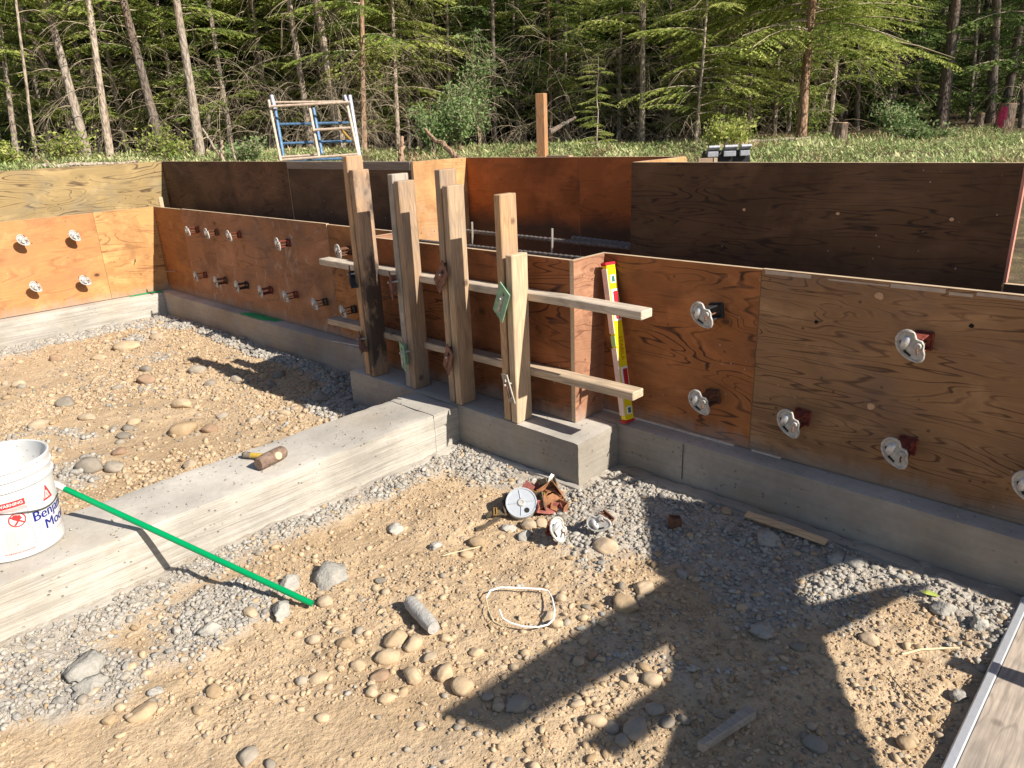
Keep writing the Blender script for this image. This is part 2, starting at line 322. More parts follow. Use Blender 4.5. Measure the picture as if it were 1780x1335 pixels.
# ================= FORMWORK PANELS =================
EDGE = timber('plywood_edge', (.62, .46, .3), 'x', .2, ls=.3); T = .0175
def panel(x0, x1, z0, z1, axis_, pos, mat, label, mat_edge=None, cat='plywood panel', holes=(), thick=T, rot=0, group=None):
    """axis_ 'y': lies in the plane y=pos and goes back (+y). 'x': plane x=pos, x0..x1 are y limits, goes to -x"""
    L = x1-x0; H = z1-z0; b = MB()
    vs = [(0, 0, 0), (L, 0, 0), (L, 0, H), (0, 0, H), (0, thick, 0), (L, thick, 0), (L, thick, H), (0, thick, H)]
    b.add(vs, [(0, 1, 2, 3), (5, 4, 7, 6)], 0); b.add(vs, [(3, 2, 6, 7), (0, 4, 5, 1), (1, 5, 6, 2), (0, 3, 7, 4)], 1)
    if axis_ == 'y': loc, r = (x0, pos, z0), (0, 0, 0)
    else: loc, r = (pos, x0, z0), (0, 0, math.pi/2)
    o = b.build('plywood_panel', [mat, mat_edge or EDGE], loc=loc, rot=r, bevel=.0008, label=label, cat=cat, group=group)
    return o
O1 = plywood('orange_form_plywood', (.58, .285, .11), (.2, .07, .03), .45, (.28, .14, .08), .6, 1.3, 60., 1., (.42, .17, .06))
O2 = plywood('orange_figured_plywood', (.60, .31, .12), (.16, .055, .02), .75, (.3, .2, .1), .3, 2.1, 80., .6, (.5, .24, .08))
B1 = plywood('small_orange_brown_plywood', (.36, .14, .04), (.1, .035, .02), .5, (.14, .1, .07), .4, 3.7, 70.)
B2 = plywood('stained_brown_plywood', (.36, .17, .09), (.09, .035, .02), .5, (.16, .12, .10), .6, 4.2, 60., 1., (.27, .12, .05), wash=.7)
B3 = plywood('orange_knotty_plywood', (.40, .16, .048), (.07, .022, .01), .85, (.12, .08, .05), .4, 5.4, 75., .8, (.2, .085, .035))
B4 = plywood('red_brown_box_plywood', (.31, .10, .028), (.045, .012, .006), 1., (.07, .04, .03), .55, 6.6, 90., .9, (.15, .06, .025))
B5 = plywood('pink_orange_plywood', (.52, .26, .15), (.16, .06, .035), .85, (.3, .15, .1), .3, 7.7, 85.)
B6 = plywood('orange_right_plywood', (.44, .165, .048), (.045, .014, .007), 1., (.1, .06, .04), .5, 8.3, 75., .8, (.19, .06, .022))
B7 = plywood('weathered_brown_plywood', (.40, .225, .105), (.06, .022, .012), .85, (.17, .12, .10), .6, 9.9, 95., 1., (.18, .085, .038), an=7.)
D1 = plywood('dark_oiled_plywood', (.15, .068, .03), (.022, .009, .006), .8, (.03, .022, .018), .5, 11.1, 80., .9, (.07, .042, .028), low=-9)
D2 = plywood('dark_grey_brown_plywood', (.11, .06, .033), (.025, .014, .01), .6, (.03, .024, .02), .5, 12.4, 80., .9)
D3 = plywood('dark_wide_plywood', (.135, .067, .031), (.02, .009, .006), .95, (.03, .022, .018), .4, 13.2, 90., .7, an=8.5)
U1 = plywood('grey_gold_plywood', (.38, .265, .115), (.10, .06, .03), 1.1, (.17, .165, .14), .65, 14.6, 80., .8)
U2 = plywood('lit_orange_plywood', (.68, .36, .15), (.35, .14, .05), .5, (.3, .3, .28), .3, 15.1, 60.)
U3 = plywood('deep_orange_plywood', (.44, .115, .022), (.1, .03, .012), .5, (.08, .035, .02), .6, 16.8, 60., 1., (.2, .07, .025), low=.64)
# inner faces
L_ = 'plywood form panel'
panel(-.4115, -.001, .004, .61, 'x', 0, O2, 'narrow figured orange form panel at the left corner with a nail and no clamps')
panel(-2.86, -.4135, .004, .61, 'x', 0, O1, 'long orange form panel on the left carrying four wall clamps')
panel(0.001, .467, .004, .61, 'y', 0, B1, 'narrow orange brown form panel just right of the inside corner')
panel(.469, 2.266, .004, .614, 'y', -.003, B2, 'brown stained form panel with white streaks carrying most of the wall clamps')
panel(2.268, 2.868, .004, .61, 'y', 0, B3, 'knotty orange brown form panel behind the left end of the rails')
panel(2.871, 4.056, .004, .61, 'y', -.179, B4, 'red brown front panel of the boxed out form behind the four stud pairs')
panel(-.179, -.001, .004, .61, 'x', 2.889, B5, 'short left return panel of the boxed out form showing over its front edge')
panel(-.179, -.001, .004, .61, 'x', 4.0755, B5, 'sunlit pink orange return panel at the right end of the boxed out form')
panel(4.0575, 4.676, .004, .61, 'y', 0, B6, 'knotty orange form panel right of the yellow level with two clamps')
panel(4.679, 7.117, .004, .612, 'y', -.002, B7, 'large weathered brown form panel on the right with four grey clamps')
# outer faces
panel(-2.85, .217, -.001+.002, .915, 'x', -.198, U1, 'grey gold outer form panel standing above the long left orange panel')
panel(-.197, 1.602, .002, .915, 'y', .198, D1, 'dark brown outer form panel at the back left with one pale stake at its end')
panel(1.604, 2.754, .002, .872, 'y', .2, D2, 'dark grey outer form panel capped by a weathered grey board')
MB().span((1.604, .196, .8735), (2.754, .2345, .915)).build('cap_board', timber('weathered_grey_board', (.26, .21, .17), 'x', .6), bevel=.002, label='weathered grey board along the top of the dark back panel', cat='board')
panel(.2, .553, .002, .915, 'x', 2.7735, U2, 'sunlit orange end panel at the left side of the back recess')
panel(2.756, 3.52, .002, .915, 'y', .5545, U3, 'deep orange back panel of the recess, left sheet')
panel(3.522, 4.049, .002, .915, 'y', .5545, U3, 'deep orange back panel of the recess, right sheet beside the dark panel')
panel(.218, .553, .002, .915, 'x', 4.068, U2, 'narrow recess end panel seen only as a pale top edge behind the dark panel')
panel(4.0505, 5.276, .002, .9146, 'y', .198, D3, 'large dark brown outer form panel with a row of three tie holes')
panel(5.279, 7.4, .002, .597, 'y', .2, D2, 'low dark outer form board at the far right end')
MB().span((5.2765, .197, .60), (5.284, .218, .9146)).build('edge_strip', plain('pink_edge_paint', (.5, .22, .17), .6), label='pink painted strip on the right end of the large dark panel', cat='edge strip')
# tie holes and nail scars on the panels
HOLE = plain('fresh_split_wood', (.55, .34, .2), .8); BLK = plain('black_hole', (.01, .008, .007), .9)
def dot(x, z, y, r, mat, nm, lab, parent=None):
    b = MB(); a = [(r*math.cos(t)*random.uniform(.8, 1.2), r*math.sin(t)*random.uniform(.7, 1.1)) for t in np.linspace(0, 2*math.pi, 11)[:-1]]
    return b.prism(a, 0, -.0022).build(nm, mat, loc=(x, y, z), label=lab, cat='tie hole' if 'hole' in nm else 'scar')
for (x, z, lab) in ((4.507, .763, 'left'), (4.816, .764, 'middle'), (5.129, .763, 'right')):
    dot(x, z, .1978, .0055, HOLE, 'tie_hole', f'small splintered tie hole, {lab} of the row of three in the large dark panel')
for (x, z, lab) in ((4.86, .47, 'round black hole upper left in the weathered brown panel'), (5.26, .52, 'small black hole above right of the upper clamp on the brown panel')):
    dot(x, z, -.0022, .006, BLK, 'tie_hole', lab)
for (px, py, lab) in ((1529, 514, 'pale oval chip near the top of the weathered brown panel'), (1514, 706, 'pale long chip at the middle of the weathered brown panel')):
    p = ony(px, py, -.002); dot(p[0], p[2], -.0022, .012, HOLE, 'chip_scar', lab)
NAIL = plain('dull_nail_steel', (.12, .1, .09), .5, .6)
MB().tube([(0, 0, 0), (.03, -.012, -.02)], .0025).build('nail', NAIL, loc=(0, -.2, .26), label='bent nail sticking out of the narrow orange corner panel', cat='nail')
p = ony(305, 471, 0); MB().tube([(0, .005, 0), (-.01, -.06, .005)], .004, 6).build('tie_rod', plain('rusty_pale_rod', (.45, .28, .18), .6), loc=(p[0], 0, p[2]), label='thin tie rod end sticking from the narrow panel by the inside corner', cat='tie rod')
# pale rim along the top of the weathered panel, with torn veneer
tr = MB(); xx = 4.69
while xx < 6.2: L0 = random.uniform(.05, .3); tr.box((xx+L0/2, -.0028, .604-random.uniform(0, .006)), (L0, .0012, random.uniform(.004, .012))); xx += L0+random.uniform(0, .05)
tr.build('torn_veneer', plain('pale_torn_veneer', (.48, .38, .30), .8), label='torn pale veneer strip along the top edge of the weathered brown panel', cat='veneer strip')
# pale mortar line under the right panels
MB().box((4.35, -.004, .003), (.55, .012, .004)).box((4.74, -.004, .0035), (.1, .01, .004)).build('shim_strip', plain('pale_splinter', (.75, .62, .5), .8), label='pale splintered strip under the orange panel right of the level', cat='shim')

# ================= WALL CLAMPS =================
GALV = plain('galvanised_steel', (.46, .44, .41), .6, .25, .2, 60, .3); GRIM = plain('chalky_galvanised_rim', (.46, .43, .39), .65, .2, .3, 80, .3)
REDP = plain('worn_red_bracket_paint', (.21, .05, .035), .65, .1, .5, 50, .3); BRNP = plain('rusty_brown_bracket', (.16, .075, .045), .7, .2, .4, 50, .3); BLKP = plain('dark_steel_bracket', (.05, .05, .055), .55, .4, .3, 50, .3)
DARK = plain('slot_shadow_black', (.02, .018, .016), .8)
EAR = [(-2, 45), (-12, 46), (-23, 42), (-33, 33), (-38, 20), (-37, 5), (-31, -10), (-21, -23), (-8, -33), (8, -40), (24, -44), (34, -41), (39, -32), (39, -18), (35, -6), (35, 8), (30, 17), (20, 19), (13, 23), (10, 32), (6, 40)]
EAR = [(x/1000*.95, z/1000*.95) for x, z in EAR]
def make_clamp(bmat):
    t = empty('wall_clamp', (0, 0, 0))
    b = MB()
    b.box((.012, -.002-.002, 0), (.05, .004, .056)).box((.012, -.042, .021), (.034, .078, .004)).box((.012, -.042, -.021), (.034, .078, .004))
    b.box((-.012, -.006, 0), (.004, .012, .05)).box((.036, -.006, 0), (.004, .012, .05)).box((.012, -.08, .0), (.034, .004, .046))
    b.build('bracket', bmat, t, bevel=.0012)
    c = MB().prism([(x*.93, z*.93) for x, z in EAR], -.0835, -.0865); c.build('cam_plate', GALV, t, smooth=False)
    r = MB().tube([(x, -.086, z) for x, z in EAR], .0042, 8, closed=True); r.build('rim', GRIM, t, smooth=True)
    d = MB(); n = 10; prof = [(.0001, .011), (.008, .009), (.0135, .0045), (.0155, 0)]
    d.lathe(prof, 14); d.v = [(x*.85-.012+y*.35, -.0865-z, y*1.5+.008) for x, y, z in d.v]; d.build('dish', plain('polished_cam_dish', (.6, .59, .58), .45, .55, .1), t, smooth=True) if 'polished_cam_dish' not in bpy.data.materials else d.build('dish', bpy.data.materials['polished_cam_dish'], t, smooth=True)
    sl_ = [(-.028, .012), (-.024, -.004), (-.012, -.02), (.004, -.03), (.006, -.025), (-.008, -.014), (-.018, .0), (-.023, .014)]
    MB().prism(sl_, -.0868, -.0885).build('slot', DARK, t)
    k = MB().lathe([(.0001, .006), (.007, .0055), (.0095, .002), (.0095, -.004)], 12); k.v = [(x+.022, -.089-z, y+.004) for x, y, z in k.v]; k.build('boss', GRIM, t, smooth=True)
    MB().tube([(.022, .0, -.002), (.022, -.1, -.004), (.026, -.108, -.014)], .0028, 6).build('tie_end', BRNP, t)
    return t
protos = {k: make_clamp(m) for k, m in (('red', REDP), ('brown', BRNP), ('black', BLKP))}
used = set()
def clamp(kind, loc, rz, label, tilt=0., sc=1., group='cam clamps on the form walls'):
    if kind not in used: o = protos[kind]; used.add(kind)
    else: o = copy_tree(protos[kind])
    o.location = loc; o.rotation_euler = (0, tilt, rz); o.scale = (sc, sc, sc); o['label'] = label; o['category'] = 'wall clamp'; o['group'] = group
for (y, z, k, lab) in ((-.884, .489, 'red', 'clamp upper left of the four on the orange left wall'), (-.579, .479, 'brown', 'clamp upper right of the four on the orange left wall'), (-.881, .183, 'red', 'clamp lower left of the four on the orange left wall'), (-.58, .173, 'brown', 'clamp lower right of the four on the orange left wall')):
    clamp(k, (.001, y, z), math.pi/2, 'grey cam '+lab, random.uniform(-.15, .15), .86)
top = [(.66, .483, 'red', 'first of the upper row'), (.945, .486, 'brown', 'second of the upper row'), (1.25, .492, 'red', 'third of the upper row'), (1.83, .486, 'red', 'fourth of the upper row after a gap'), (2.43, .493, 'brown', 'just above the upper rail')]
bot = [(.66, .18, 'red', 'first of the lower row'), (.955, .177, 'brown', 'second of the lower row'), (1.245, .179, 'black', 'third of the lower row'), (1.545, .182, 'red', 'fourth of the lower row'), (1.835, .186, 'red', 'fifth of the lower row'), (2.14, .182, 'black', 'sixth of the lower row'), (2.41, .177, 'black', 'just above the lower rail')]
for x, z, k, lab in top+bot: clamp(k, (x+.02, -.004, z), 0, f'{ {"red":"red","brown":"rusty","black":"black"}[k] } clamp on the brown front wall, {lab}', random.uniform(-.3, .3), .77)
for x, z, k, lab in ((4.511, .459, 'black', 'grey cam clamp upper of two on the knotty orange panel'), (4.516, .16, 'brown', 'grey cam clamp lower of two on the knotty orange panel'), (5.131, .464, 'red', 'shiny cam clamp highest on the weathered brown panel'), (4.825, .164, 'red', 'shiny cam clamp lower left on the weathered brown panel'), (5.131, .153, 'red', 'shiny cam clamp lower middle on the weathered brown panel'), (5.448, .148, 'red', 'shiny cam clamp cut off by the right edge of the photo')):
    clamp(k, (x+.012, -.001 if x < 4.6 else -.0035, z), 0, lab, random.uniform(-.2, .1), .95)

# ================= STUDS, RAILS, BRACKETS =================
def stick(name, a, b, w_, d_, mat, label=None, cat=None, group=None, parent=None, jit=.0015, bevel=.003, roll=0.):
    """timber from a to b; w_ x d_ section, long axis local x"""
    a = Vector(a); b = Vector(b); L = (b-a).length; n = max(2, int(L/.12)); m = MB(); vs = []
    for i in range(n+1):
        x = L*i/n; ox, oy = random.uniform(-jit, jit), random.uniform(-jit, jit)
        for sy, sz in ((-1, -1), (1, -1), (1, 1), (-1, 1)): vs.append((x, sy*w_/2+ox, sz*d_/2+oy))
    fs = [(i*4+k, i*4+(k+1) % 4, i*4+4+(k+1) % 4, i*4+4+k) for i in range(n) for k in range(4)]+[(0, 1, 2, 3), tuple(n*4+k for k in (3, 2, 1, 0))]
    m.add(vs, fs); q = (b-a).to_track_quat('X', 'Z'); o = m.build(name, mat, parent, bevel=bevel, label=label, cat=cat, group=group)
    o.rotation_mode = 'QUATERNION'; o.location = a; from mathutils import Quaternion; o.rotation_quaternion = q@Quaternion((1, 0, 0), roll); return o
TL = timber('pale_new_stud', (.58, .42, .27), 'z', .25, seed=1.1, ls=.4); TM = timber('brown_stud', (.40, .27, .17), 'z', .5, seed=2.2); TD = timber('dark_stained_stud', (.42, .27, .165), 'z', .5, dark=.3, seed=3.3)
TO = timber('orange_stud', (.52, .32, .17), 'z', .3, seed=4.4); TG = timber('grey_weathered_stud', (.42, .36, .29), 'z', .7, seed=5.5); TR = timber('pale_rail', (.60, .50, .39), 'x', .5, seed=6.6)
grp = 'stud pairs holding the boxed out form'
def upright(x, y, zt, mat, label, group):
    n = 8; vs = []; lx = random.uniform(-.005, .005); bx = random.uniform(-.003, .003); by = random.uniform(-.004, .002)
    for i in range(n+1):
        t = i/n; ox = lx*t+bx*math.sin(3.1*t); oy = by*math.sin(3.1*t)
        for sx, sy in ((-1, -1), (1, -1), (1, 1), (-1, 1)): vs.append((ox+sx*.0165, oy+sy*.0415, t*(zt-.002)))
    fs = [(i*4+k, i*4+(k+1) % 4, i*4+4+(k+1) % 4, i*4+4+k) for i in range(n) for k in range(4)]+[(0, 1, 2, 3), tuple(n*4+k for k in (3, 2, 1, 0))]
    return MB().add(vs, fs).build('upright_stud', mat, loc=(x, y, .002), bevel=.003, label=label, cat='stud', group=group)
TB = timber('warm_brown_stud', (.46, .32, .20), 'z', .35, seed=7.7)
studs = [(2.955, 2.998, -.316, .968, .912, TO, TD, 'first stud pair from the left', 'orange topped', 'black stained'),
         (3.243, 3.284, -.308, .898, .872, TG, TM, 'second stud pair from the left', 'grey weathered', 'brown stained'),
         (3.540, 3.583, -.318, .918, .862, TM, TB, 'third stud pair from the left', 'brown', 'pale brown'),
         (3.852, 3.895, -.318, .838, .634, TO, TL, 'fourth stud pair from the left', 'tall bright', 'short pale')]
for xa, xb, yf, za, zb, ma, mb, lab, ca, cb in studs:
    for x, zt, m, c in ((xa, za, ma, ca), (xb, zb, mb, cb)):
        upright(x, yf+.0445+(0 if x == xa else -.005), zt, m, f'{c} upright stud, {"left" if x == xa else "right"} one of the {lab}', grp)
# rails run behind the studs
RY = -.2115
stick('rail', (2.54, RY, .476), (4.402, RY, .474), .062, .030, TR, 'upper pale horizontal rail clamped behind the four stud pairs', 'rail', 'rails along the boxed out form')
stick('rail', (2.55, RY, .182), (4.374, RY, .190), .062, .030, timber('pale_brown_rail', (.55, .42, .29), 'x', .5, seed=8.1), 'lower pale horizontal rail clamped behind the four stud pairs', 'rail', 'rails along the boxed out form')
GRN = plain('faded_green_paint', (.22, .36, .24), .55, .1, .25, 45, .2); RST = plain('rusty_plate_steel', (.20, .10, .07), .75, .2, .45, 45, .5); GRY = plain('old_grey_plate', (.33, .30, .25), .6, .4, .3, 45, .3)
def slot_plate(name, loc, rot, w_, h_, mat, label, skew=.3):
    t = empty(name, loc, rot, label=label, cat='bracket', group='slotted wedge brackets on the stud pairs')
    o = [(-w_/2, -h_/2+skew*w_), (w_/2, -h_/2), (w_/2, h_/2-skew*w_), (-w_/2, h_/2)]; s = [(-.0065, -h_*.30), (.0065, -h_*.33), (.0065, h_*.28), (-.0065, h_*.31)]
    b = MB()
    for i in range(4):
        j = (i+1) % 4
        q = [o[i], o[j], s[j], s[i]]; vs = [(x, 0, z) for x, z in q]+[(x, -.005, z) for x, z in q]
        b.add(vs, [(0, 1, 2, 3), (7, 6, 5, 4), (0, 4, 5, 1), (2, 6, 7, 3)])
    b.box((-w_/2, .012, 0), (.004, .03, h_*.7)).build('plate', mat, t, bevel=.0008)
    MB().tube([(-.001, .03, h_*.14), (.0, -.016, h_*.12)], .004, 8).build('tie_end', GRIM, t)
    MB().box((0, -.006, -.006), (.012, .008, h_*.52), (0, .04, 0)).build('wedge', GRIM if mat is GRN else RST, t, bevel=.002)
    return t
yb = -.338
for (x, z, ty, rz, w_, h_, m, lab) in (
    (2.945, .46, -.62, 1.0, .05, .12, BLKP, 'dark upper bracket on the first stud pair'), (2.965, .165, -.5, 1.0, .045, .12, RST, 'rusty lower bracket on the first stud pair'),
    (3.235, .455, -.05, .9, .05, .115, RST, 'rusty upper bracket on the second stud pair'), (3.27, .155, -.05, .55, .05, .13, GRN, 'narrow green lower bracket on the second stud pair'),
    (3.555, .525, .72, .25, .062, .125, RST, 'red brown upper bracket on the third stud pair'), (3.562, .195, .45, .35, .055, .12, RST, 'rusty lower bracket on the third stud pair'),
    (3.875, .468, .42, .15, .062, .135, GRN, 'green upper bracket on the fourth stud pair'), (3.89, .145, -.42, .3, .035, .12, GRY, 'grey lower bracket on the fourth stud pair')):
    slot_plate('wedge_bracket', (x, yb, z), (0, ty, -rz*.6), w_, h_, m, lab)
# ================= LEVEL =================
YEL = plain('yellow_level_paint', (.80, .62, .01), .35, 0, .06, 20, 0); LRED = plain('red_end_cap', (.45, .02, .03), .5, 0, .1); WHT = plain('white_level_trim', (.82, .78, .74), .5, 0, .05); PNK = plain('pale_level_edge', (.72, .55, .47), .5, 0, .1); VIAL = plain('green_vial', (.35, .55, .25), .15, 0, .1)
a = Vector((4.231, -.066, .011)); bq = Vector((4.112, -.030, .583)); ax = (bq-a).normalized(); L = (bq-a).length
yd = Vector((-.12, -.99, 0)); yd = (yd-ax*yd.dot(ax)).normalized()
xd = yd.cross(ax).normalized()
lv = empty('spirit_level', a, label='yellow spirit level with red grips leaning on the orange panel', cat='spirit level')
lv.rotation_mode = 'QUATERNION'; lv.rotation_quaternion = Matrix((xd, yd, ax)).transposed().to_quaternion()
# local: z length, x normal of the wide face, y normal of the narrow edge
W_, TH = .050, .024
MB().box((0, -.002, L/2), (TH, W_-.006, L-.01)).build('body', YEL, lv, bevel=.002)
MB().box((0, W_/2-.003, L*.26), (TH+.001, .005, L*.43)).box((0, W_/2-.003, L*.765), (TH+.001, .005, L*.40)).build('edge_face', PNK, lv, bevel=.001)
MB().box((0, 0, .004), (TH+.002, W_+.002, .012)).box((0, 0, L-.004), (TH+.002, W_+.002, .012)).build('end_cap', LRED, lv, bevel=.002)
for s_ in (1, -1):
    X = s_*(TH/2+.0012)
    for zc in (.255, .74):
        MB().box((X, -.002, L*zc), (.002, .034, .115), (0, 0, 0)).build('grip_frame', WHT, lv, bevel=.0008)
        g = MB().box((X+s_*.002, -.004, L*zc), (.004, .021, .098)); [g.box((X+s_*.0045, -.004, L*zc+.012*i), (.002, .019, .004)) for i in range(-4, 5)]; g.build('grip', LRED, lv, bevel=.001)
    for zc, hh in ((.075, .03), (.90, .03)):
        MB().box((X, -.002, L*zc), (.002, .026, hh)).build('vial_frame', WHT, lv, bevel=.0006)
        MB().box((X+s_*.0015, -.002, L*zc), (.002, .014, .02)).build('vial', plain('dark_vial', (.05, .16, .12), .2) if 'dark_vial' not in bpy.data.materials else bpy.data.materials['dark_vial'], lv)
MB().box((0, .012, L*.52), (TH-.004, .022, .04)).build('vial', VIAL, lv)
def text_mesh(body, size, mat, name, bold=.0, align='CENTER'):
    cu = bpy.data.curves.new('t', 'FONT'); cu.body = body; cu.size = size; cu.align_x = align; cu.align_y = 'CENTER'; cu.offset = bold; cu.resolution_u = 3
    o = bpy.data.objects.new('t', cu); COL.objects.link(o); dg = bpy.context.evaluated_depsgraph_get(); me = bpy.data.meshes.new_from_object(o.evaluated_get(dg)); bpy.data.objects.remove(o)
    me.materials.clear(); me.materials.append(mat); me.name = name; return me
ORG = plain('orange_print', (.55, .2, .01), .5, 0, 0)
tm = text_mesh('STABILA', .024, ORG, 'maker_lettering', .0004); to = bpy.data.objects.new('lettering', tm); COL.objects.link(to); to.parent = lv
to.matrix_local = Matrix.Translation((-TH/2-.0006, -.004, L*.47))@Matrix(((0, 0, -1, 0), (0, -1, 0, 0), (-1, 0, 0, 0), (0, 0, 0, 1)))
# ================= BUCKET =================
bk = empty('plastic_bucket', (3.385, -1.83, .002), label='white plastic paint bucket with blue and red print on the cross footing', cat='bucket')
WP = NB('white_bucket_plastic'); wv = WP.co(); wc = WP.mix(WP.mr(WP.noise(wv, 9, 5, .7), .45, .75, 0., .35), (.60, .60, .59), (.36, .34, .30)); wc = WP.mix(WP.mr(WP.n('TexVoronoi', i_Vector=wv, i_Scale=42.).outputs[0], .07, .11, .8, 0.), wc, (.2, .19, .17)); wc = WP.mix(WP.mr(WP.noise(WP.co((1, 1, .25)), 26, 3), .6, .7, 0., .4), wc, (.38, .33, .27)); WP.bump(WP.noise(wv, 90, 3), .08, .002); WP = WP.done(wc, .38)
BH, R0, R1 = .262, .112, .123
def brad(z): return R0+(R1-R0)*z/BH
prof = [(.0001, .004), (R0-.008, .004), (R0, .0), (R0+.001, .003)]+[(brad(z), z) for z in np.linspace(.01, .198, 8)]+[(brad(.2)+.006, .2), (brad(.206)+.006, .206), (brad(.208), .2085), (brad(.226), .226), (brad(.228)+.005, .2275), (brad(.233)+.005, .233), (brad(.235)+.001, .235), (brad(.25), .25), (brad(.252)+.004, .252), (R1+.004, .2605), (R1+.001, BH), (R1-.003, .260), (R1-.004, .2), (R0-.004, .006), (.0001, .006)]
MB().lathe(prof, 64).build('bucket_body', WP, bk, smooth=True)
for z_ in (.199, .2265, .2515): MB().tube([((brad(z_)+.0016)*math.cos(k*math.pi/32), (brad(z_)+.0016)*math.sin(k*math.pi/32), z_) for k in range(64)], .0011, 5, closed=True).build('ridge_shade', plain('grey_ridge_shade', (.16, .15, .14), .9) if 'grey_ridge_shade' not in bpy.data.materials else bpy.data.materials['grey_ridge_shade'], bk)  # dark rings paint shade under the bucket ridges
def wrap(me, zc, a0, off=.0007, tilt=0.):
    """lay flat letters (x right, y up) on the bucket wall; x=0 at angle a0"""
    bm = bmesh.new(); bm.from_mesh(me); xs = [v.co.x for v in bm.verts]
    for c in np.arange(min(xs)+.004, max(xs), .005): bmesh.ops.bisect_plane(bm, geom=bm.verts[:]+bm.edges[:]+bm.faces[:], plane_co=(c, 0, 0), plane_no=(1, 0, 0))
    for v in bm.verts:
        x, y = v.co.x, v.co.y+v.co.x*tilt; z = zc+y; r = brad(z)+off; a = a0+x/r; v.co = (r*math.cos(a), r*math.sin(a), z)
    bm.to_mesh(me); bm.free(); return me
BLUE = plain('navy_print', (.012, .02, .22), .45, 0, 0, bump=0); REDI = plain('red_print', (.62, .04, .04), .5, 0, .05, bump=0); PKI = plain('faint_red_print', (.72, .34, .32), .6, 0, 0, bump=0)
def stamp(nm, me, **k): o = bpy.data.objects.new(nm, me); COL.objects.link(o); o.parent = bk; return o
AC = math.atan2(CAM[1]+1.83, CAM[0]-3.385)       # bucket side that faces the camera
for k_, s_ in enumerate((0., .007, .014)):
    stamp('lettering', wrap(text_mesh('Benjamin', .041, BLUE, 'lettering', 0, 'LEFT'), .104, AC+.36+s_, .0007+k_*.0001)); stamp('lettering', wrap(text_mesh('Moore', .041, BLUE, 'lettering', 0, 'LEFT'), .068, AC+.60+s_, .0007+k_*.0001))
stamp('lettering', wrap(text_mesh('DO NOT CONTAMINATE', .008, PKI, 'lettering', 0, 'LEFT'), .040, AC+.80))
def flat(polys, mat):
    b = MB()
    for p in polys: b.add([(x, y, 0) for x, y in p], [tuple(range(len(p)))])
    me = bpy.data.meshes.new('print'); me.from_pydata(b.v, [], b.f); me.materials.append(mat); return me
def ring(o, i): return [[o[k], o[(k+1) % len(o)], i[(k+1) % len(o)], i[k]] for k in range(len(o))]
tri = lambda s, dx=0, dy=0: [(dx-s*.9, dy-s), (dx+s*.9, dy-s), (dx, dy+s)]
stamp('triangle_mark', wrap(flat(ring(tri(.021), tri(.0155, 0, -.0005)), REDI), .157, AC+.86))
stamp('triangle_mark', wrap(flat([[(-.004, .021), (.004, .012), (.004, .002), (-.0045, .008)], [(.001, .006), (.004, .004), (.013, -.016), (.010, -.017)]]+ring(tri(.009, -.003, -.009), tri(.0065, -.003, -.0095)), REDI), .157, AC+.86, .0009))
cir = lambda r, n=24, dx=0, dy=0: [(dx+r*math.cos(k*2*math.pi/n), dy+r*math.sin(k*2*math.pi/n)) for k in range(n)]
wl = []
wl += [[(-.045, .052), (.022, .052), (.022, .070), (-.045, .070)]]
stamp('warning_panel', wrap(flat(wl, REDI), .102, AC+.12))
stamp('warning_panel', wrap(flat([[(-.045, .040), (.022, .040), (.022, .0505), (-.045, .0505)]], PKI), .102, AC+.12))
stamp('warning_lettering', wrap(text_mesh('WARNING', .012, WP, 'lettering', .0003), .163, AC+.02, .0011))
fig = ring(cir(.021, 24, -.006, .014), cir(.0178, 24, -.006, .014))+[cir(.008, 10, -.009, .022), [(-.015, .018), (.001, .028), (.006, .016), (-.006, .010)], [(-.006, .012), (-.002, .010), (-.012, -.002), (-.016, .001)], [(-.024, .026), (-.021, .029), (.012, .002), (.009, -.001)]]
stamp('warning_figure', wrap(flat(fig, REDI), .102, AC+.12, .0009))
ls = [[(-.045, -.014-.0052*i), (.020-(.012 if i % 4 == 3 else .004*random.random()), -.014-.0052*i), (.020-.004, -.0155-.0052*i), (-.045, -.0155-.0052*i)] for i in range(13)]
stamp('fine_print', wrap(flat(ls, PKI), .098, AC+.12)); stamp('fine_print', wrap(flat([[(.022, .05), (.0228, .05), (.0228, -.085), (.022, -.085)]], REDI), .098, AC+.12))
stamp('fine_print', wrap(text_mesh('WARNING DANGER', .008, REDI, 'lettering', 0, 'RIGHT'), .020, AC+.28))
hp = []
for k in range(25):
    t = k/24; an = AC-1.9+3.1*t; zz = .20-.17*t+.105*t*t-.012*math.sin(9*t); hp.append(((brad(zz)+.0075)*math.cos(an), (brad(zz)+.0075)*math.sin(an), zz))
MB().tube(hp, .0018, 6).build('wire_handle', plain('grey_wire', (.14, .14, .14), .4, .8), bk, smooth=True)
# ================= GREEN POLE =================
pa = Vector((4.087, -1.338, -.150)); pb = Vector((3.352, -1.700, .118)); pd = (pb-pa)
pp = empty('green_pole', pa, label='green pole with white upper end leaning from the bucket to the dirt', cat='pole')
MB().tube([pd*t for t in np.linspace(0, .965, 12)], .0085, 12).build('shaft', plain('green_pole_plastic', (.0, .27, .09), .3, 0, .08, 12, 0), pp, smooth=True)
MB().tube([pd*.966, pd*1.03], .0088, 12).build('white_end', WHT, pp, smooth=True)
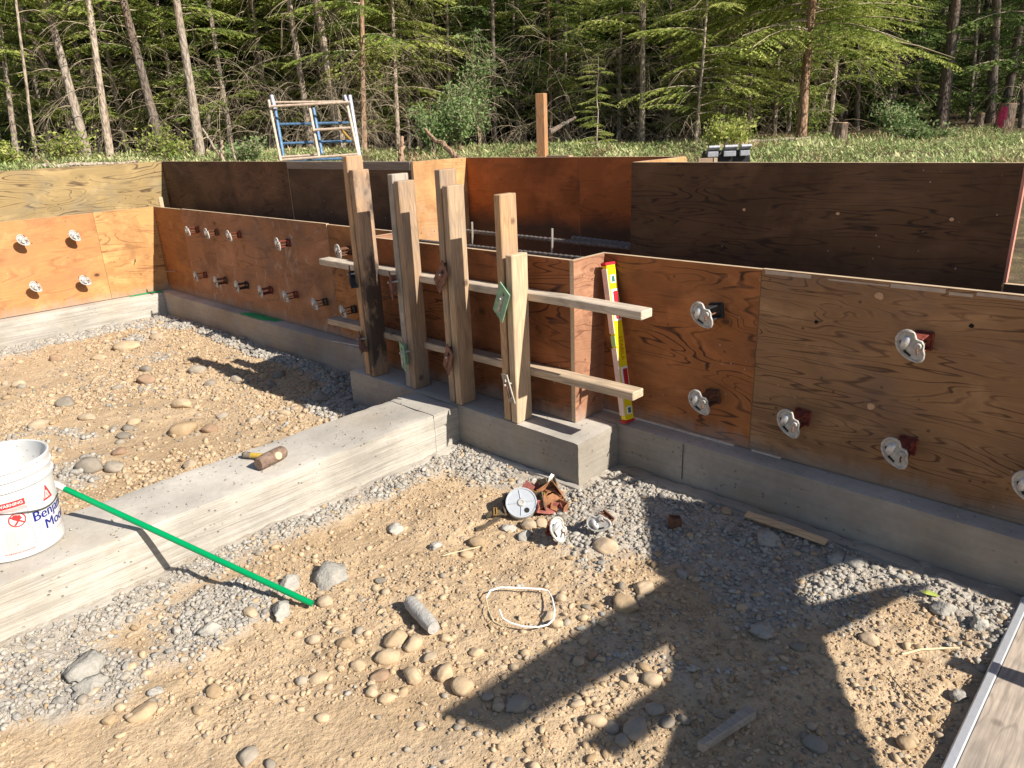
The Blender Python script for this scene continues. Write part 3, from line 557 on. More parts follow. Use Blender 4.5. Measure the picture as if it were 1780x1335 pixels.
# ================= MALLET =================
ml = empty('wooden_mallet', (3.487, -1.098, .0245), (0, 0, math.radians(104)), label='worn mallet with brown round wooden head and yellow handle', cat='mallet')
hw = plain('battered_brown_head', (.20, .135, .10), .85, 0, .4, 60, .6)
MB().tube([(-.058, 0, 0), (-.054, 0, 0), (-.03, 0, .001), (.03, 0, 0), (.052, 0, 0), (.060, 0, 0)], [.019, .0225, .024, .024, .0225, .016], 18).build('head', hw, ml, smooth=True)
MB().tube([(0.012, -.021, .006), (.012, -.0255, .0075)], [.014, .0125], 14).build('handle_end', plain('pale_cut_wood', (.72, .50, .26), .7), ml)
MB().tube([(.012, .015, -.003), (.012, .045, -.008), (.0, .1, -.0105)], [.0095, .0095, .0095], 10).build('handle', plain('yellow_handle', (.60, .40, .06), .45, 0, .3), ml, smooth=True)
MB().tube([(0, .1, -.0105), (-.004, .125, -.011), (-.006, .135, -.0115)], [.011, .012, .008], 10).build('tape_wrap', plain('grey_tape', (.22, .18, .14), .9, 0, .4, 80, .6), ml)
# ================= TOOL PILE =================
g0 = -.168
dk = empty('chalk_reel', (4.183, -.600, -.118), label='grey metal reel disc with crossed ribs on the rusty tool pile', cat='reel')
dk.rotation_mode = 'QUATERNION'; nrm = Vector((.46, -.52, .72)).normalized(); dk.rotation_quaternion = nrm.to_track_quat('Z', 'Y')
ALU = plain('dull_aluminium', (.50, .52, .55), .42, .35, .06, 60, .1); R = .052
MB().lathe([(.0001, 0), (R-.006, 0), (R-.004, .003), (R, .003), (R, -.026), (.0001, -.026)], 40).build('disc', ALU, dk, smooth=True)
rb = MB(); [rb.box((math.cos(a)*R*.56, math.sin(a)*R*.56, .0014), (R*.56, .003, .003), (0, 0, a)) for a in (.15, 1.75, 3.25, 4.7)]; rb.build('rib', ALU, dk, bevel=.0008)
MB().lathe([(.0001, .0035), (.006, .0035), (.007, .0055), (.011, .0055), (.0145, .001), (.0145, -.001)], 20).build('hub', GALV, dk, smooth=True)
MB().lathe([(.0001, .0006), (.009, .0006), (.009, 0)], 14, c=(.018, -.026, 0)).build('port_hole', DARK, dk)
LEA = plain('dusty_brown_leather', (.13, .095, .06), .85, 0, .4, 50, .5); LEB = plain('orange_leather', (.33, .15, .07), .75, 0, .4, 50, .5); RDB = plain('brick_red_steel', (.30, .10, .08), .75, 0, .3, 50, .4); OCH = plain('ochre_steel', (.38, .22, .05), .6, .2, .3)
bl = empty('leather_belt', (4.183, -.600, g0), label='brown leather belt with buckle curling round the grey reel', cat='belt')
def ribbon(pts, wv, th, mat, nm, parent):
    m = MB(); P = [Vector(p) for p in pts]; vs = []
    for i, p in enumerate(P):
        t = (P[min(i+1, len(P)-1)]-P[max(i-1, 0)]).normalized(); wd = Vector(wv); wd = (wd-t*wd.dot(t)).normalized(); n = t.cross(wd).normalized()*th/2; wd = wd*Vector(wv).length
        vs += [p-wd-n, p+wd-n, p+wd+n, p-wd+n]
    fs = [(i*4+k, i*4+(k+1) % 4, i*4+4+(k+1) % 4, i*4+4+k) for i in range(len(P)-1) for k in range(4)]+[(0, 1, 2, 3), tuple((len(P)-1)*4+k for k in (3, 2, 1, 0))]
    return m.add(vs, fs).build(nm, mat, parent, smooth=True)
rx = Vector(RR*np.array([1, 1, 0])).normalized(); fx_ = Vector((FF[0], FF[1], 0)).normalized()
def L2(a, b, z): return rx*a+fx_*b+Vector((0, 0, z))
ribbon([L2(-.058+.012*math.sin(t*3), -.01, .012) + L2(-.012*t, .08*t, .018) for t in ()] or [L2(-.054, -.02, .02), L2(-.062, .02, .035), L2(-.05, .06, .04), L2(-.02, .095, .04), L2(.02, .11, .035), L2(.05, .10, .03)], (0, 0, .010), .005, LEA, 'strap', bl)
ribbon([L2(-.045, -.005, .018), L2(-.075, -.01, .022), L2(-.10, -.012, .02), L2(-.115, -.008, .012)], tuple(fx_*.013), .006, LEA, 'strap', bl)
ribbon([L2(-.078, -.035, .016), L2(-.10, -.06, .012), L2(-.125, -.075, .008), L2(-.15, -.08, .004)], tuple(fx_*.011), .004, LEA, 'strap', bl)
MB().tube([L2(-.083, -.03, .024), L2(-.083, .007, .03), L2(-.092, .008, .03), L2(-.092, -.03, .024)], .002, 6, closed=True).build('buckle', OCH, bl)
def bent(name, loc, rot, dims, mat, label, cat, hole=False):
    dims = [d*1.28 for d in dims]
    t = empty(name, loc, rot, label=label, cat=cat); w_, d_, h_ = dims
    MB().box((0, 0, .002), (w_, d_, .004)).box((-w_/2+.002, 0, h_/2), (.004, d_, h_)).box((w_/2-.002, 0, h_/2), (.004, d_, h_)).build('channel', mat, t, bevel=.001)
    MB().box((0, d_/2-.002, h_/2), (w_-.009, .003, h_*.9)).build('end_plate', mat, t, bevel=.0006)
    if hole: MB().tube([(w_/2-.004, -.006, h_*.6), (w_/2+.016, -.012, h_*.6)], .008, 10).build('tube_end', mat, t)
    return t
z0 = math.atan2(rx.y, rx.x); pc = Vector((4.183, -.600, g0))
bent('steel_bracket', pc+L2(.045, .075, .02), (.9, .1, z0-.25), (.062, .035, .035), OCH, 'ochre edged open box bracket behind the grey reel', 'bracket')
bent('steel_bracket', pc+L2(.062, .135, .012), (.3, .5, z0+.6), (.035, .03, .03), RDB, 'brick red block bracket at the top of the tool pile', 'bracket')
bent('steel_bracket', pc+L2(.112, .07, .02), (.2, -.5, z0+.3), (.05, .045, .045), LEB, 'rusty orange bracket at the right of the tool pile', 'bracket')
bent('steel_bracket', pc+L2(.085, .005, .012), (.15, .3, z0+.25), (.07, .03, .022), RDB, 'flat red bracket with round tube end below the tool pile', 'bracket', True)
bent('steel_bracket', pc+L2(.062, .03, .022), (.6, -.2, z0), (.03, .05, .03), LEA, 'dark brown slotted bracket right beside the grey reel', 'bracket')
bent('steel_bracket', pc+L2(.02, .10, .03), (.5, .6, z0+1.2), (.045, .03, .03), RDB, 'dull red bracket wedged above the grey reel', 'bracket')
bent('steel_bracket', pc+L2(.125, .02, .01), (.1, .2, z0-.5), (.04, .03, .022), LEB, 'small rusty bracket at the lower right of the tool pile', 'bracket')
bent('steel_bracket', pc+L2(.10, .115, .03), (-.5, .3, z0+.9), (.045, .03, .035), LEA, 'dark brown bracket at the back of the tool pile', 'bracket')
bent('steel_bracket', pc+L2(-.03, .075, .008), (.2, -.2, z0+.4), (.05, .02, .015), LEA, 'flat dark bracket behind the curled belt', 'bracket')
pg = empty('tool_pouch', pc+L2(.085, .02, .01), (0, 0, z0), label='folded orange leather pouch flap on the tool pile', cat='pouch')
ribbon([(-.045, -.02, .016), (-.01, -.005, .03), (.03, .02, .036), (.05, .05, .03), (.052, .08, .012)], (-.006, .012, .006), .006, LEB, 'flap', pg); ribbon([(-.02, .03, .02), (.0, .045, .045), (.03, .05, .05), (.055, .04, .03)], (0, .018, 0), .005, LEB, 'flap', pg)
ribbon([pc+L2(.085, .085, .03), pc+L2(.097, .1, .055), pc+L2(.105, .105, .085), pc+L2(.113, .115, .092)], tuple(rx*.006), .003, plain('white_tape_strip', (.75, .7, .62), .7), 'tape_strip', None)
tagit(bpy.data.objects['tape_strip'], 'pale twisted strip sticking up from the tool pile', 'strip')
# loose clamps
def loose(loc, rot, bm_, label, sc=.8):
    o = copy_tree(protos['red']) if bm_ is REDP else copy_tree(protos['brown']); o.location = loc; o.rotation_euler = rot; o.scale = (sc,)*3; o['label'] = label; o['category'] = 'loose clamp'; o['group'] = 'cam clamps lying on the gravel'
p = onz(955, 918, -.140); loose(p, (math.radians(-28), .5, z0+.15), REDP, 'loose cam clamp with red bracket lying on the gravel below the tool pile')
p = onz(1050, 905, -.138); loose(p, (math.radians(-35), -.9, z0+.1), BRNP, 'loose cam clamp with brown bracket lying behind a tan stone')
p = onz(1173, 908, -.145); t = empty('box_bracket', p, (0, .1, z0+.05), label='small rusty brown box bracket in the shade of the gravel', cat='bracket'); MB().box((0, 0, 0), (.036, .034, .038)).build('box_body', BRNP, t, bevel=.003); MB().box((0, 0, .0195), (.03, .004, .003)).build('slot', DARK, t)
# sticks and small litter
a = onz(1297, 893, -.138); b = onz(1437, 943, -.148)
stick('wooden_lath', a, b, .028, .010, timber('fresh_lath', (.70, .46, .26), 'x', .15, seed=9), 'broken pale lath lying beside the right footing', 'lath', roll=.25)
def wedge(a, b, w0, w1, t0, mat, label, cat, nm):
    a = Vector(a); b = Vector(b); d = b-a; n = d.cross(Vector((0, 0, 1))).normalized(); m = MB(); vs = []
    for p, w_ in ((Vector(), w0), (d, w1)):
        for s_, z in ((-1, 0), (1, 0), (1, 1), (-1, 1)): vs.append(p+n*s_*w_/2+Vector((0, 0, t0*z)))
    m.add(vs, [(0, 1, 5, 4), (1, 2, 6, 5), (2, 3, 7, 6), (3, 0, 4, 7), (3, 2, 1, 0), (4, 5, 6, 7)]); return m.build(nm, mat, loc=a, bevel=.0015, label=label, cat=cat)
wedge(onz(1216, 1306, -.160), onz(1306, 1243, -.160), .014, .026, .020, timber('grey_wedge_wood', (.46, .38, .31), 'x', .5, seed=12), 'tapered grey wooden stake lying in the lower shade', 'stake', 'wooden_stake')
STR = plain('straw', (.70, .58, .36), .8)
for (q, lab) in ((((1568, 1137), (1600, 1129), (1635, 1127), (1668, 1126)), 'long pale straw on the sunlit dirt by the deck'), (((845, 1040), (850, 1063), (858, 1080), (880, 1092)), 'thin pale straw below the white wire loop'), (((700, 690), (722, 684)), 'short straw by the cross footing'), (((1545, 1170), (1572, 1205), (1602, 1235)), 'brown twig on the lit dirt near the lower right'), (((770, 966), (800, 958), (835, 950)), 'pale thin twig above the white wire loop')):
    MB().tube([Vector(onz(x, y, -.158)) for x, y in q], .0022 if 'long' in lab else .0015, 5).build('straw', STR if 'brown' not in lab else LEA, label=lab, cat='straw')
wp = [(845, 1040), (852, 1027), (870, 1021), (905, 1022), (940, 1024), (953, 1027), (960, 1040), (964, 1060), (962, 1077), (952, 1086), (935, 1090), (910, 1089), (888, 1083), (874, 1075), (868, 1060)]
MB().tube([Vector(onz(x, y, -.152+.005*math.sin(i)))for i, (x, y) in enumerate(wp)], .0024, 6).build('wire_loop', plain('white_plastic_strap', (.85, .83, .8), .5, 0, .05), smooth=True, label='white plastic strap bent into a loop on the tan dirt', cat='strap')
p = onz(1616, 1033, -.150); MB().add([(-.022, 0, 0), (-.008, .009, .005), (.012, .008, .006), (.024, 0, .001), (.01, -.008, .003), (-.01, -.008, .002)], [(0, 1, 2, 3, 4, 5)]).build('leaf', plain('yellow_green_leaf', (.36, .42, .10), .5), loc=p, rot=(0, .1, .3), label='single yellow green leaf on the gravel near the deck', cat='leaf')
# ================= DECK =================
dkz = -.143
dp = empty('scaffold_deck', (5.4975, -1.2, dkz), label='plywood scaffold deck with pale aluminium edge at the lower right', cat='scaffold deck')
DW = timber('weathered_deck_plywood', (.50, .41, .33), 'y', .45, seed=14, ls=.9)
MB().span((.021, -1.4, -.014), (.46, 1.09, -.002)).build('deck_board', DW, dp, bevel=.001)
MB().span((0, -1.4, -.045), (.020, 1.09, .002)).build('edge_rail', plain('brushed_aluminium', (.62, .64, .68), .38, .5, .06, 60, .1), dp, bevel=.003)
MB().span((.461, -1.4, -.045), (.48, 1.09, .002)).build('edge_rail', bpy.data.materials['brushed_aluminium'], dp, bevel=.003)
# unseen boards right of the view, added and shaped to cast ground shadows
PX = 6.32
def sh(x, y): h = (PX-x)/1.36; return (y+.193*h, -.17+h)
OFF = timber('brown_offcut', (.4, .27, .16), 'x', .4, seed=17)
lean = empty('shadow_boards', (PX, 0, 0), label='added unseen boards cut to cast the lower right ground shadows', cat='form boards')
for nm, q in (('board', [(4.63, -1.36), (4.765, -1.31), (4.885, -.80), (4.915, -.60), (4.75, -.50)]), ('board', [(4.92, -1.21), (4.99, -1.19), (5.03, -.85), (4.96, -.85)]),
              ('panel', [(4.40, -.24), (4.53, -.42), (4.70, -.60), (4.90, -.60), (5.067, -.494), (4.99, -.39), (5.06, -.22), (5.27, -.10), (4.66, -.12)]),
              ('panel', [(4.90, -.601), (4.88, -.80), (4.965, -.98), (5.03, -1.0), (5.13, -1.35), (5.30, -1.9), (5.75, -1.7), (5.39, -.89), (5.15, -.58), (5.068, -.495)]),
              ('brace', [(5.072, -.49), (5.15, -.574), (5.27, -.20), (5.205, -.26)])):
    b = MB(); o = [sh(x, y) for x, y in q]; off = {'board': .0, 'panel': .002, 'brace': -.003}[nm]
    n = len(o); vs = [(off, y, z) for y, z in o]+[(off+.018, y, z) for y, z in o]; b.add(vs, [tuple(range(n)), tuple(range(2*n-1, n-1, -1))]+[(i, i+n, (i+1) % n+n, (i+1) % n) for i in range(n)]); b.build(nm, OFF, lean)
stick('shade_stake', (5.99, -.40, -.25), (5.99, -.40, .17), .038, .24, OFF, 'added unseen stake by the deck casting a band of shade over it', 'stake')  # out of view, added to throw a shade band on the deck
# ================= REBAR =================
RB = plain('rusty_grey_rebar', (.20, .17, .15), .6, .4, .3, 80, .5)
def rebar(a, b, r, label):
    a = Vector(a); b = Vector(b); n = max(4, int((b-a).length/.014)); pts = [a+(b-a)*i/n for i in range(n+1)]; MB().tube(pts, [r*(1.18 if i % 2 else .92) for i in range(n+1)], 7).build('rebar', RB, label=label, cat='rebar', group='reinforcing bars inside the form')
rebar((2.1, .35, .515), (2.80, .35, .50), .008, 'short grey reinforcing bar left of the sunlit end panel')
rebar((2.93, .352, .577), (4.02, .352, .568), .009, 'upper long reinforcing bar crossing the recess'); rebar((2.6, .12, .552), (4.02, .12, .556), .008, 'lower ribbed reinforcing bar just above the box panel edge'); rebar((3.62, .375, .584), (4.03, .375, .575), .010, 'thicker overlapping reinforcing bar at the right of the recess')
for x, lab in ((3.02, 'left'), (3.285, 'middle'), (3.535, 'right')): MB().tube([(x, .338, .42), (x, .336, .52), (x+.002, .337, .625)], .005, 6).build('tie_wire', plain('pale_steel_tie', (.5, .47, .42), .5, .5) if 'pale_steel_tie' not in bpy.data.materials else bpy.data.materials['pale_steel_tie'], label=f'short upright steel tie crossing the recess bars, {lab} of three', cat='steel tie')
MB().tube([(2.70, .33, .46), (2.702, .33, .57)], .004, 6).build('tie_wire', RB, label='small upright wire left of the sunlit end panel', cat='steel tie')

stick('pale_stake', (.001-.1, .10, .2), (-.1, .10, .665), .03, .012, TL, 'small pale stake in the gap at the back left corner', 'stake')
# ================= STONES =================
def ico(sub):
    bm = bmesh.new(); bmesh.ops.create_icosphere(bm, subdivisions=sub, radius=1); V = np.array([v.co[:] for v in bm.verts]); F_ = np.array([[v.index for v in f.verts] for f in bm.faces]); bm.free(); return V, F_
I1, I2, I3 = ico(1), ico(2), ico(3)
def n3(V, s, fr): return fbm(V[:, 0]*fr+V[:, 2]*1.7*fr+s*3.1, V[:, 1]*fr-V[:, 2]*1.3*fr+s*1.7, int(s), 3)
def stone_shape(k, sub, ang):
    V, F_ = (I1, I2, I3)[sub-1]; V = V.copy(); s = k*7.3+1; r_ = np.random.default_rng(k+50)
    if ang:
        for _ in range(7):     # cut flats
            n = r_.normal(size=3); n /= np.linalg.norm(n); d = r_.uniform(.55, .85); e = V@n-d; V = V-np.clip(e, 0, None)[:, None]*n
        V = V*(1+.5*n3(V, s, 2.2)[:, None]+.5*n3(V, s+5, 5.3)[:, None]+.25*n3(V, s+9, 11.)[:, None])
    else:
        for _ in range(6):
            n = r_.normal(size=3); n /= np.linalg.norm(n); d = r_.uniform(.6, .95); e = V@n-d; V = V-.78*np.clip(e, 0, None)[:, None]*n
        V = V*(1+.34*n3(V, s, 1.1)[:, None]+.26*n3(V, s+3, 2.7)[:, None]+.10*n3(V, s+6, 7.)[:, None])
    V = V*np.array([1, r_.uniform(.62, .85), r_.uniform(.45, .65) if not ang else r_.uniform(.55, .8)]); return V, F_
TANS = [(.33, .225, .13), (.46, .33, .20), (.56, .42, .27), (.50, .38, .26), (.40, .32, .23)]
GRYS = [(.27, .25, .225), (.37, .345, .31), (.46, .43, .385), (.42, .37, .30)]
SM = tinted('river_stone', TANS, .9, bump=.8, nsc=48); GM = tinted('concrete_rubble', GRYS, .95, bump=1., nsc=90); GML = tinted('rough_concrete_lump', [(.34, .32, .285), (.44, .415, .37), (.50, .47, .42)], .95, bump=1., nsc=120); SM2 = tinted('grey_river_stone', [(.22, .19, .155), (.33, .285, .23), (.40, .34, .27)], .9, bump=.8, nsc=48); SM3 = tinted('brown_stone', [(.28, .18, .12), (.38, .25, .16)], .85, bump=.4, nsc=70)
protoS = {}
def one_stone(px, py, wpx, kind, label, i, flat_=1., rot=None, group=None, pos=None):
    if pos is None: P = onz(px, py+wpx*.22, -.165); dep = (P-CAM)@FF; hw_ = wpx/FPX*dep/2
    else: P = np.array([*pos, 0.]); hw_ = wpx
    ang = kind in ('lump',); V, F_ = stone_shape(i % 37, 3 if hw_ > .016 else 2, ang)
    V = V*hw_*1.08*np.array([1, 1, flat_]); a = rot if rot is not None else random.uniform(0, 6.28); ca, sa = math.cos(a), math.sin(a); V = V@np.array([[ca, sa, 0], [-sa, ca, 0], [0, 0, 1]])
    z = float(ground_h(P[0], P[1]))+abs(V[:, 2].min())*(.36 if hw_ > .012 else .5)
    tv = np.full(len(V), random.random())*.75+.25*vn(V[:, 0]*30, V[:, 1]*30, i)
    return npmesh('concrete_lump' if ang else 'stone', V, F_, {'tan': SM, 'grey': SM2, 'brown': SM3, 'lump': GML}[kind], tint=tv, smooth=True, loc=(P[0], P[1], z), label=label, cat='concrete lump' if ang else 'stone', group=group)
HS = [(318, 735, 50, 'tan', 'large tan rounded stone in the middle of the left pit'), (316, 693, 42, 'tan', 'pale smooth oval stone behind the largest one in the left pit'), (115, 692, 40, 'grey', 'grey oval stone in the left pit toward the left wall'),
 (219, 594, 44, 'tan', 'flat tan stone near the gravel band of the left wall'), (254, 655, 34, 'brown', 'upright brownish stone casting a shadow in the left pit'), (67, 733, 34, 'tan', 'tan stone in the left pit above the bucket'), (157, 803, 50, 'grey', 'long grey stone left of the mallet behind the bucket'), (198, 804, 38, 'grey', 'second grey stone right beside the long one behind the bucket'),
 (206, 780, 28, 'brown', 'reddish brown stone above the two grey stones'), (331, 802, 28, 'tan', 'round grey tan stone left of the mallet handle'), (364, 738, 28, 'brown', 'brown stone right of the largest stone in the left pit'), (343, 638, 28, 'grey', 'grey stone at the tip of the stud shadow'), (492, 708, 26, 'tan', 'pale stone near the cross footing and the shadow edge'),
 (255, 637, 24, 'grey', 'small grey stone beside the upright brownish one'), (172, 614, 26, 'tan', 'light tan stone by the left gravel band'), (95, 618, 26, 'brown', 'brown stone at the far left of the left pit'), (32, 664, 26, 'tan', 'pale stone at the left picture edge'), (152, 717, 34, 'tan', 'flat tan slab stone in the left pit'), (275, 579, 30, 'tan', 'tan stone near the corner gravel'), (365, 660, 24, 'grey', 'small round stone under the stud shadow'), (410, 655, 22, 'grey', 'grey shaded stone in the stud shadow'), (485, 645, 26, 'grey', 'dark shaded stone beside the front footing'), (470, 660, 24, 'grey', 'shaded round stone left of the boxed footing'), (560, 690, 30, 'grey', 'shaded flat stone against the boxed footing'), (215, 748, 30, 'grey', 'grey flat stone in the left pit centre'), (232, 725, 26, 'tan', 'tan stone left of the largest stone'),
 (248, 1228, 50, 'tan', 'large tan stone alone on the dirt at lower left'), (346, 1230, 26, 'tan', 'small tan stone right of the lone large one at lower left'), (153, 1147, 84, 'lump', 'long rough grey concrete slab piece at lower left'), (160, 1188, 56, 'lump', 'flat grey concrete flake below the long slab piece'), (367, 1090, 42, 'lump', 'rough grey concrete lump under the green pole'), (270, 1199, 24, 'lump', 'small grey concrete lump near the lone tan stone'),
 (576, 987, 74, 'lump', 'broad grey concrete slab piece right of the green pole'), (506, 1006, 44, 'lump', 'tan grey concrete piece beside the green pole'), (436, 1062, 32, 'tan', 'tan stone beneath the green pole'), (490, 1056, 50, 'lump', 'concrete lump the green pole tip rests on'), (566, 1040, 28, 'tan', 'tan stone at the tip of the green pole'), (688, 912, 32, 'lump', 'upright light concrete lump below the cross footing'), (758, 945, 24, 'lump', 'small white concrete lump on the dirt below the gravel'),
 (809, 951, 34, 'tan', 'pale tan stone left of the tool pile'), (830, 933, 30, 'tan', 'tan stone above the pale one left of the tool pile'), (882, 912, 28, 'lump', 'grey lump just below the belt'), (913, 925, 28, 'lump', 'grey lump below the grey reel'), (920, 906, 30, 'tan', 'pale round stone under the grey reel'), (941, 905, 26, 'tan', 'yellowish stone above the loose red clamp'), (946, 965, 0, 'tan', ''),
 (688, 1100, 46, 'tan', 'angular tan stone just below the concrete cylinder'), (718, 1112, 36, 'tan', 'tan stone right of the angular one below the cylinder'), (673, 1131, 42, 'tan', 'long tan stone in the cobble group'), (748, 1137, 26, 'tan', 'round stone in the middle of the cobble group'), (718, 1168, 42, 'tan', 'large smooth stone low in the cobble group'), (661, 1166, 34, 'brown', 'angular brownish stone at the left of the cobble group'), (775, 1161, 42, 'tan', 'blocky tan stone right of the cobble group'), (805, 1184, 46, 'tan', 'large blocky tan stone at the edge of the long shadow'), (645, 1196, 30, 'tan', 'tan stone at the lower left of the cobble group'), (673, 1204, 32, 'tan', 'tan stone at the bottom of the cobble group'), (622, 1148, 30, 'tan', 'tan stone far left of the cobble group'), (828, 1125, 28, 'tan', 'tan stone between the cobble group and the strap loop'), (600, 1112, 30, 'tan', 'tan stone above left of the cobble group'), (700, 1192, 26, 'tan', 'darker stone low in the cobble group'), (774, 1100, 28, 'tan', 'tan stone right of the concrete cylinder'),
 (900, 1213, 50, 'grey', 'long smooth grey stone inside the long shadow'), (849, 1205, 24, 'grey', 'small round grey stone inside the long shadow'), (825, 1233, 20, 'grey', 'small stone near the tip of the long shadow'), (1085, 1040, 56, 'tan', 'large pale smooth stone at the shadow edge'), (1119, 1017, 40, 'tan', 'pale tall stone beside the large smooth one'), (1052, 945, 44, 'tan', 'tan oval stone in front of the loose clamp'), (975, 1030, 24, 'tan', 'stone inside the white strap loop'), (953, 1058, 26, 'tan', 'stone at the right edge of the strap loop'), (967, 1078, 26, 'tan', 'stone touching the lower right of the strap loop'), (1063, 1252, 34, 'grey', 'grey stone at the lower shadow tip'), (1106, 1250, 56, 'grey', 'large grey angular stone in the lower shadow'), (1140, 1225, 34, 'grey', 'grey stone above the large angular one'), (1083, 1277, 28, 'grey', 'small grey stone below the large angular one'), (1160, 1245, 30, 'grey', 'shaded stone right of the large angular one'), (1036, 1243, 40, 'tan', 'tan stone left of the lower shadow'), (1097, 1171, 26, 'tan', 'blocky tan stone in the lit gap between shadows'), (1133, 1173, 36, 'tan', 'large blocky stone in the lit gap between shadows'), (1003, 1214, 26, 'tan', 'tan stone below the long shadow'), (1118, 1152, 24, 'tan', 'tan stone at the top of the lit gap'), (1030, 1130, 24, 'brown', 'brown stone inside the long shadow'),
 (1418, 1284, 42, 'grey', 'smooth grey egg shaped stone in the lower right shade'), (1669, 1203, 36, 'lump', 'speckled pale concrete lump near the deck'), (1324, 1091, 46, 'lump', 'rough grey concrete lump in the middle of the shade'), (1388, 1122, 26, 'grey', 'oval grey stone in the shade'), (1305, 1067, 20, 'grey', 'round grey stone in the shade'), (1335, 1067, 20, 'grey', 'round stone paired with another in the shade'), (1188, 1242, 26, 'grey', 'oval shaded stone left of the wooden stake'), (1512, 1104, 36, 'tan', 'tan stone in the lit dirt at the right'), (1575, 1117, 22, 'tan', 'small stone in the lit dirt by the straw'), (1573, 1290, 32, 'tan', 'round tan stone at the bottom right'), (1335, 932, 56, 'lump', 'broad grey slab piece beside the lath'), (1456, 965, 44, 'lump', 'grey slab piece below the end of the lath'), (1486, 975, 36, 'lump', 'dark pitted lump by the right footing'), (1641, 1055, 46, 'lump', 'flat tan grey slab piece by the leaf'), (1702, 1085, 34, 'lump', 'pale lump near the deck edge'), (1565, 1003, 26, 'lump', 'dark grey lump at the right footing lip'), (1160, 940, 26, 'lump', 'bluish lump below the rusty box bracket'), (1185, 990, 26, 'lump', 'bluish lump in the upper shade'), (1262, 890, 22, 'tan', 'lit tan stone by the upper end of the lath'), (1250, 1231, 24, 'grey', 'small brown grey stone above the wooden stake'), (1240, 1265, 22, 'grey', 'small stone beside the wooden stake'), (432, 1308, 40, 'grey', 'grey stone at the bottom edge of the picture'), (470, 1322, 24, 'grey', 'dark stone at the bottom edge'), (545, 1105, 26, 'tan', 'tan stone below the green pole tip'), (555, 1168, 32, 'tan', 'tan stone on the dirt left of the cobbles'), (560, 1240, 26, 'tan', 'tan stone near the bottom centre'), (372, 1193, 34, 'tan', 'tan stone in the lower left dirt')]
for i, (x, y, w_, k, lab) in enumerate(HS):
    if w_: one_stone(x, y, w_, k, lab, i, .62 if 'flat' in lab or 'slab' in lab or 'flake' in lab else .9)
# concrete cylinder
a = Vector(onz(712, 1045, -.147)); b = Vector(onz(754, 1092, -.147)); n_ = 9
cy = MB().tube([a+(b-a)*i/n_-a for i in range(n_+1)], [.017]+[.0195+random.uniform(-.001, .0015) for _ in range(n_-1)]+[.017], 20)
cy.v = [tuple(c+random.uniform(-.0008, .0008) for c in p) for p in cy.v]
cy.build('concrete_core', tinted('rough_core', [(.46, .44, .41), (.46, .44, .41)], .95, bump=1., nsc=110), loc=a, smooth=True, label='rough grey concrete cylinder lying on the dirt', cat='concrete core')
# mid stones by region (individual) and gravel (stuff)
def project(P):
    d = P-CAM; z = d@FF; return 890+FPX*(d@RR)/z, 667.5-FPX*(d@UU)/z, z
def inside_pit(X, Y, m=.015):
    ok = (X > .1+m) & (Y < -.095-m) & (X < 5.50) & (Y > -2.6)
    ok &= ~((X > 2.8-m) & (X < 4.22+m) & (Y > -.335-m)); ok &= ~((X > 3.29-m) & (X < 3.60+m)); ok &= ~((X > 4.2) & (Y > -.14-m)); return ok
def project(P):
    d = P-CAM; z = d@FF; return 890+FPX*(d@RR)/z, 667.5-FPX*(d@UU)/z, z
def sample(n, x0, x1, y0, y1, dens):
    out = []; 
    while len(out) < n:
        X = rng.uniform(x0, x1, 4000); Y = rng.uniform(y0, y1, 4000); px, py, z = project(np.stack([X, Y, np.full(4000, -.17)], 1))
        ok = inside_pit(X, Y) & (px > -60) & (px < 1840) & (py < 1400) & (rng.random(4000) < dens(X, Y)); out += list(zip(X[ok], Y[ok]))
    return out[:n]
clus = lambda X, Y: np.clip(.25+2.2*fbm(X*4, Y*4, 77), 0, 1)
MARKS = [(238, 860, 'the bucket pole'), (60, 900, 'the bucket'), (470, 800, 'the mallet'), (318, 735, 'the largest left pit stone'), (180, 803, 'the paired grey stones'), (115, 692, 'the grey oval stone'), (219, 594, 'the flat stone by the left wall'), (360, 640, 'the stud shadow tip'), (540, 690, 'the boxed footing'), (291, 545, 'the inside corner'), (248, 1228, 'the lone large tan stone'), (153, 1160, 'the long slab piece'), (545, 1060, 'the green pole tip'), (576, 987, 'the broad slab piece'), (735, 1068, 'the concrete cylinder'), (700, 1140, 'the cobble group'), (900, 1213, 'the long grey stone'), (910, 1060, 'the strap loop'), (910, 875, 'the grey reel'), (958, 930, 'the red loose clamp'), (1085, 1040, 'the pale smooth stone'), (1106, 1250, 'the large angular stone'), (1324, 1091, 'the shaded concrete lump'), (1173, 905, 'the rusty box'), (1260, 1275, 'the wooden stake'), (1365, 920, 'the broken lath'), (1418, 1284, 'the egg shaped stone'), (1616, 1033, 'the green leaf'), (1669, 1203, 'the speckled lump'), (1600, 1130, 'the long straw'), (20, 664, 'the left picture edge'), (800, 950, 'the pale stone left of the tools'), (450, 1300, 'the bottom picture edge')]
MSEEN = {}
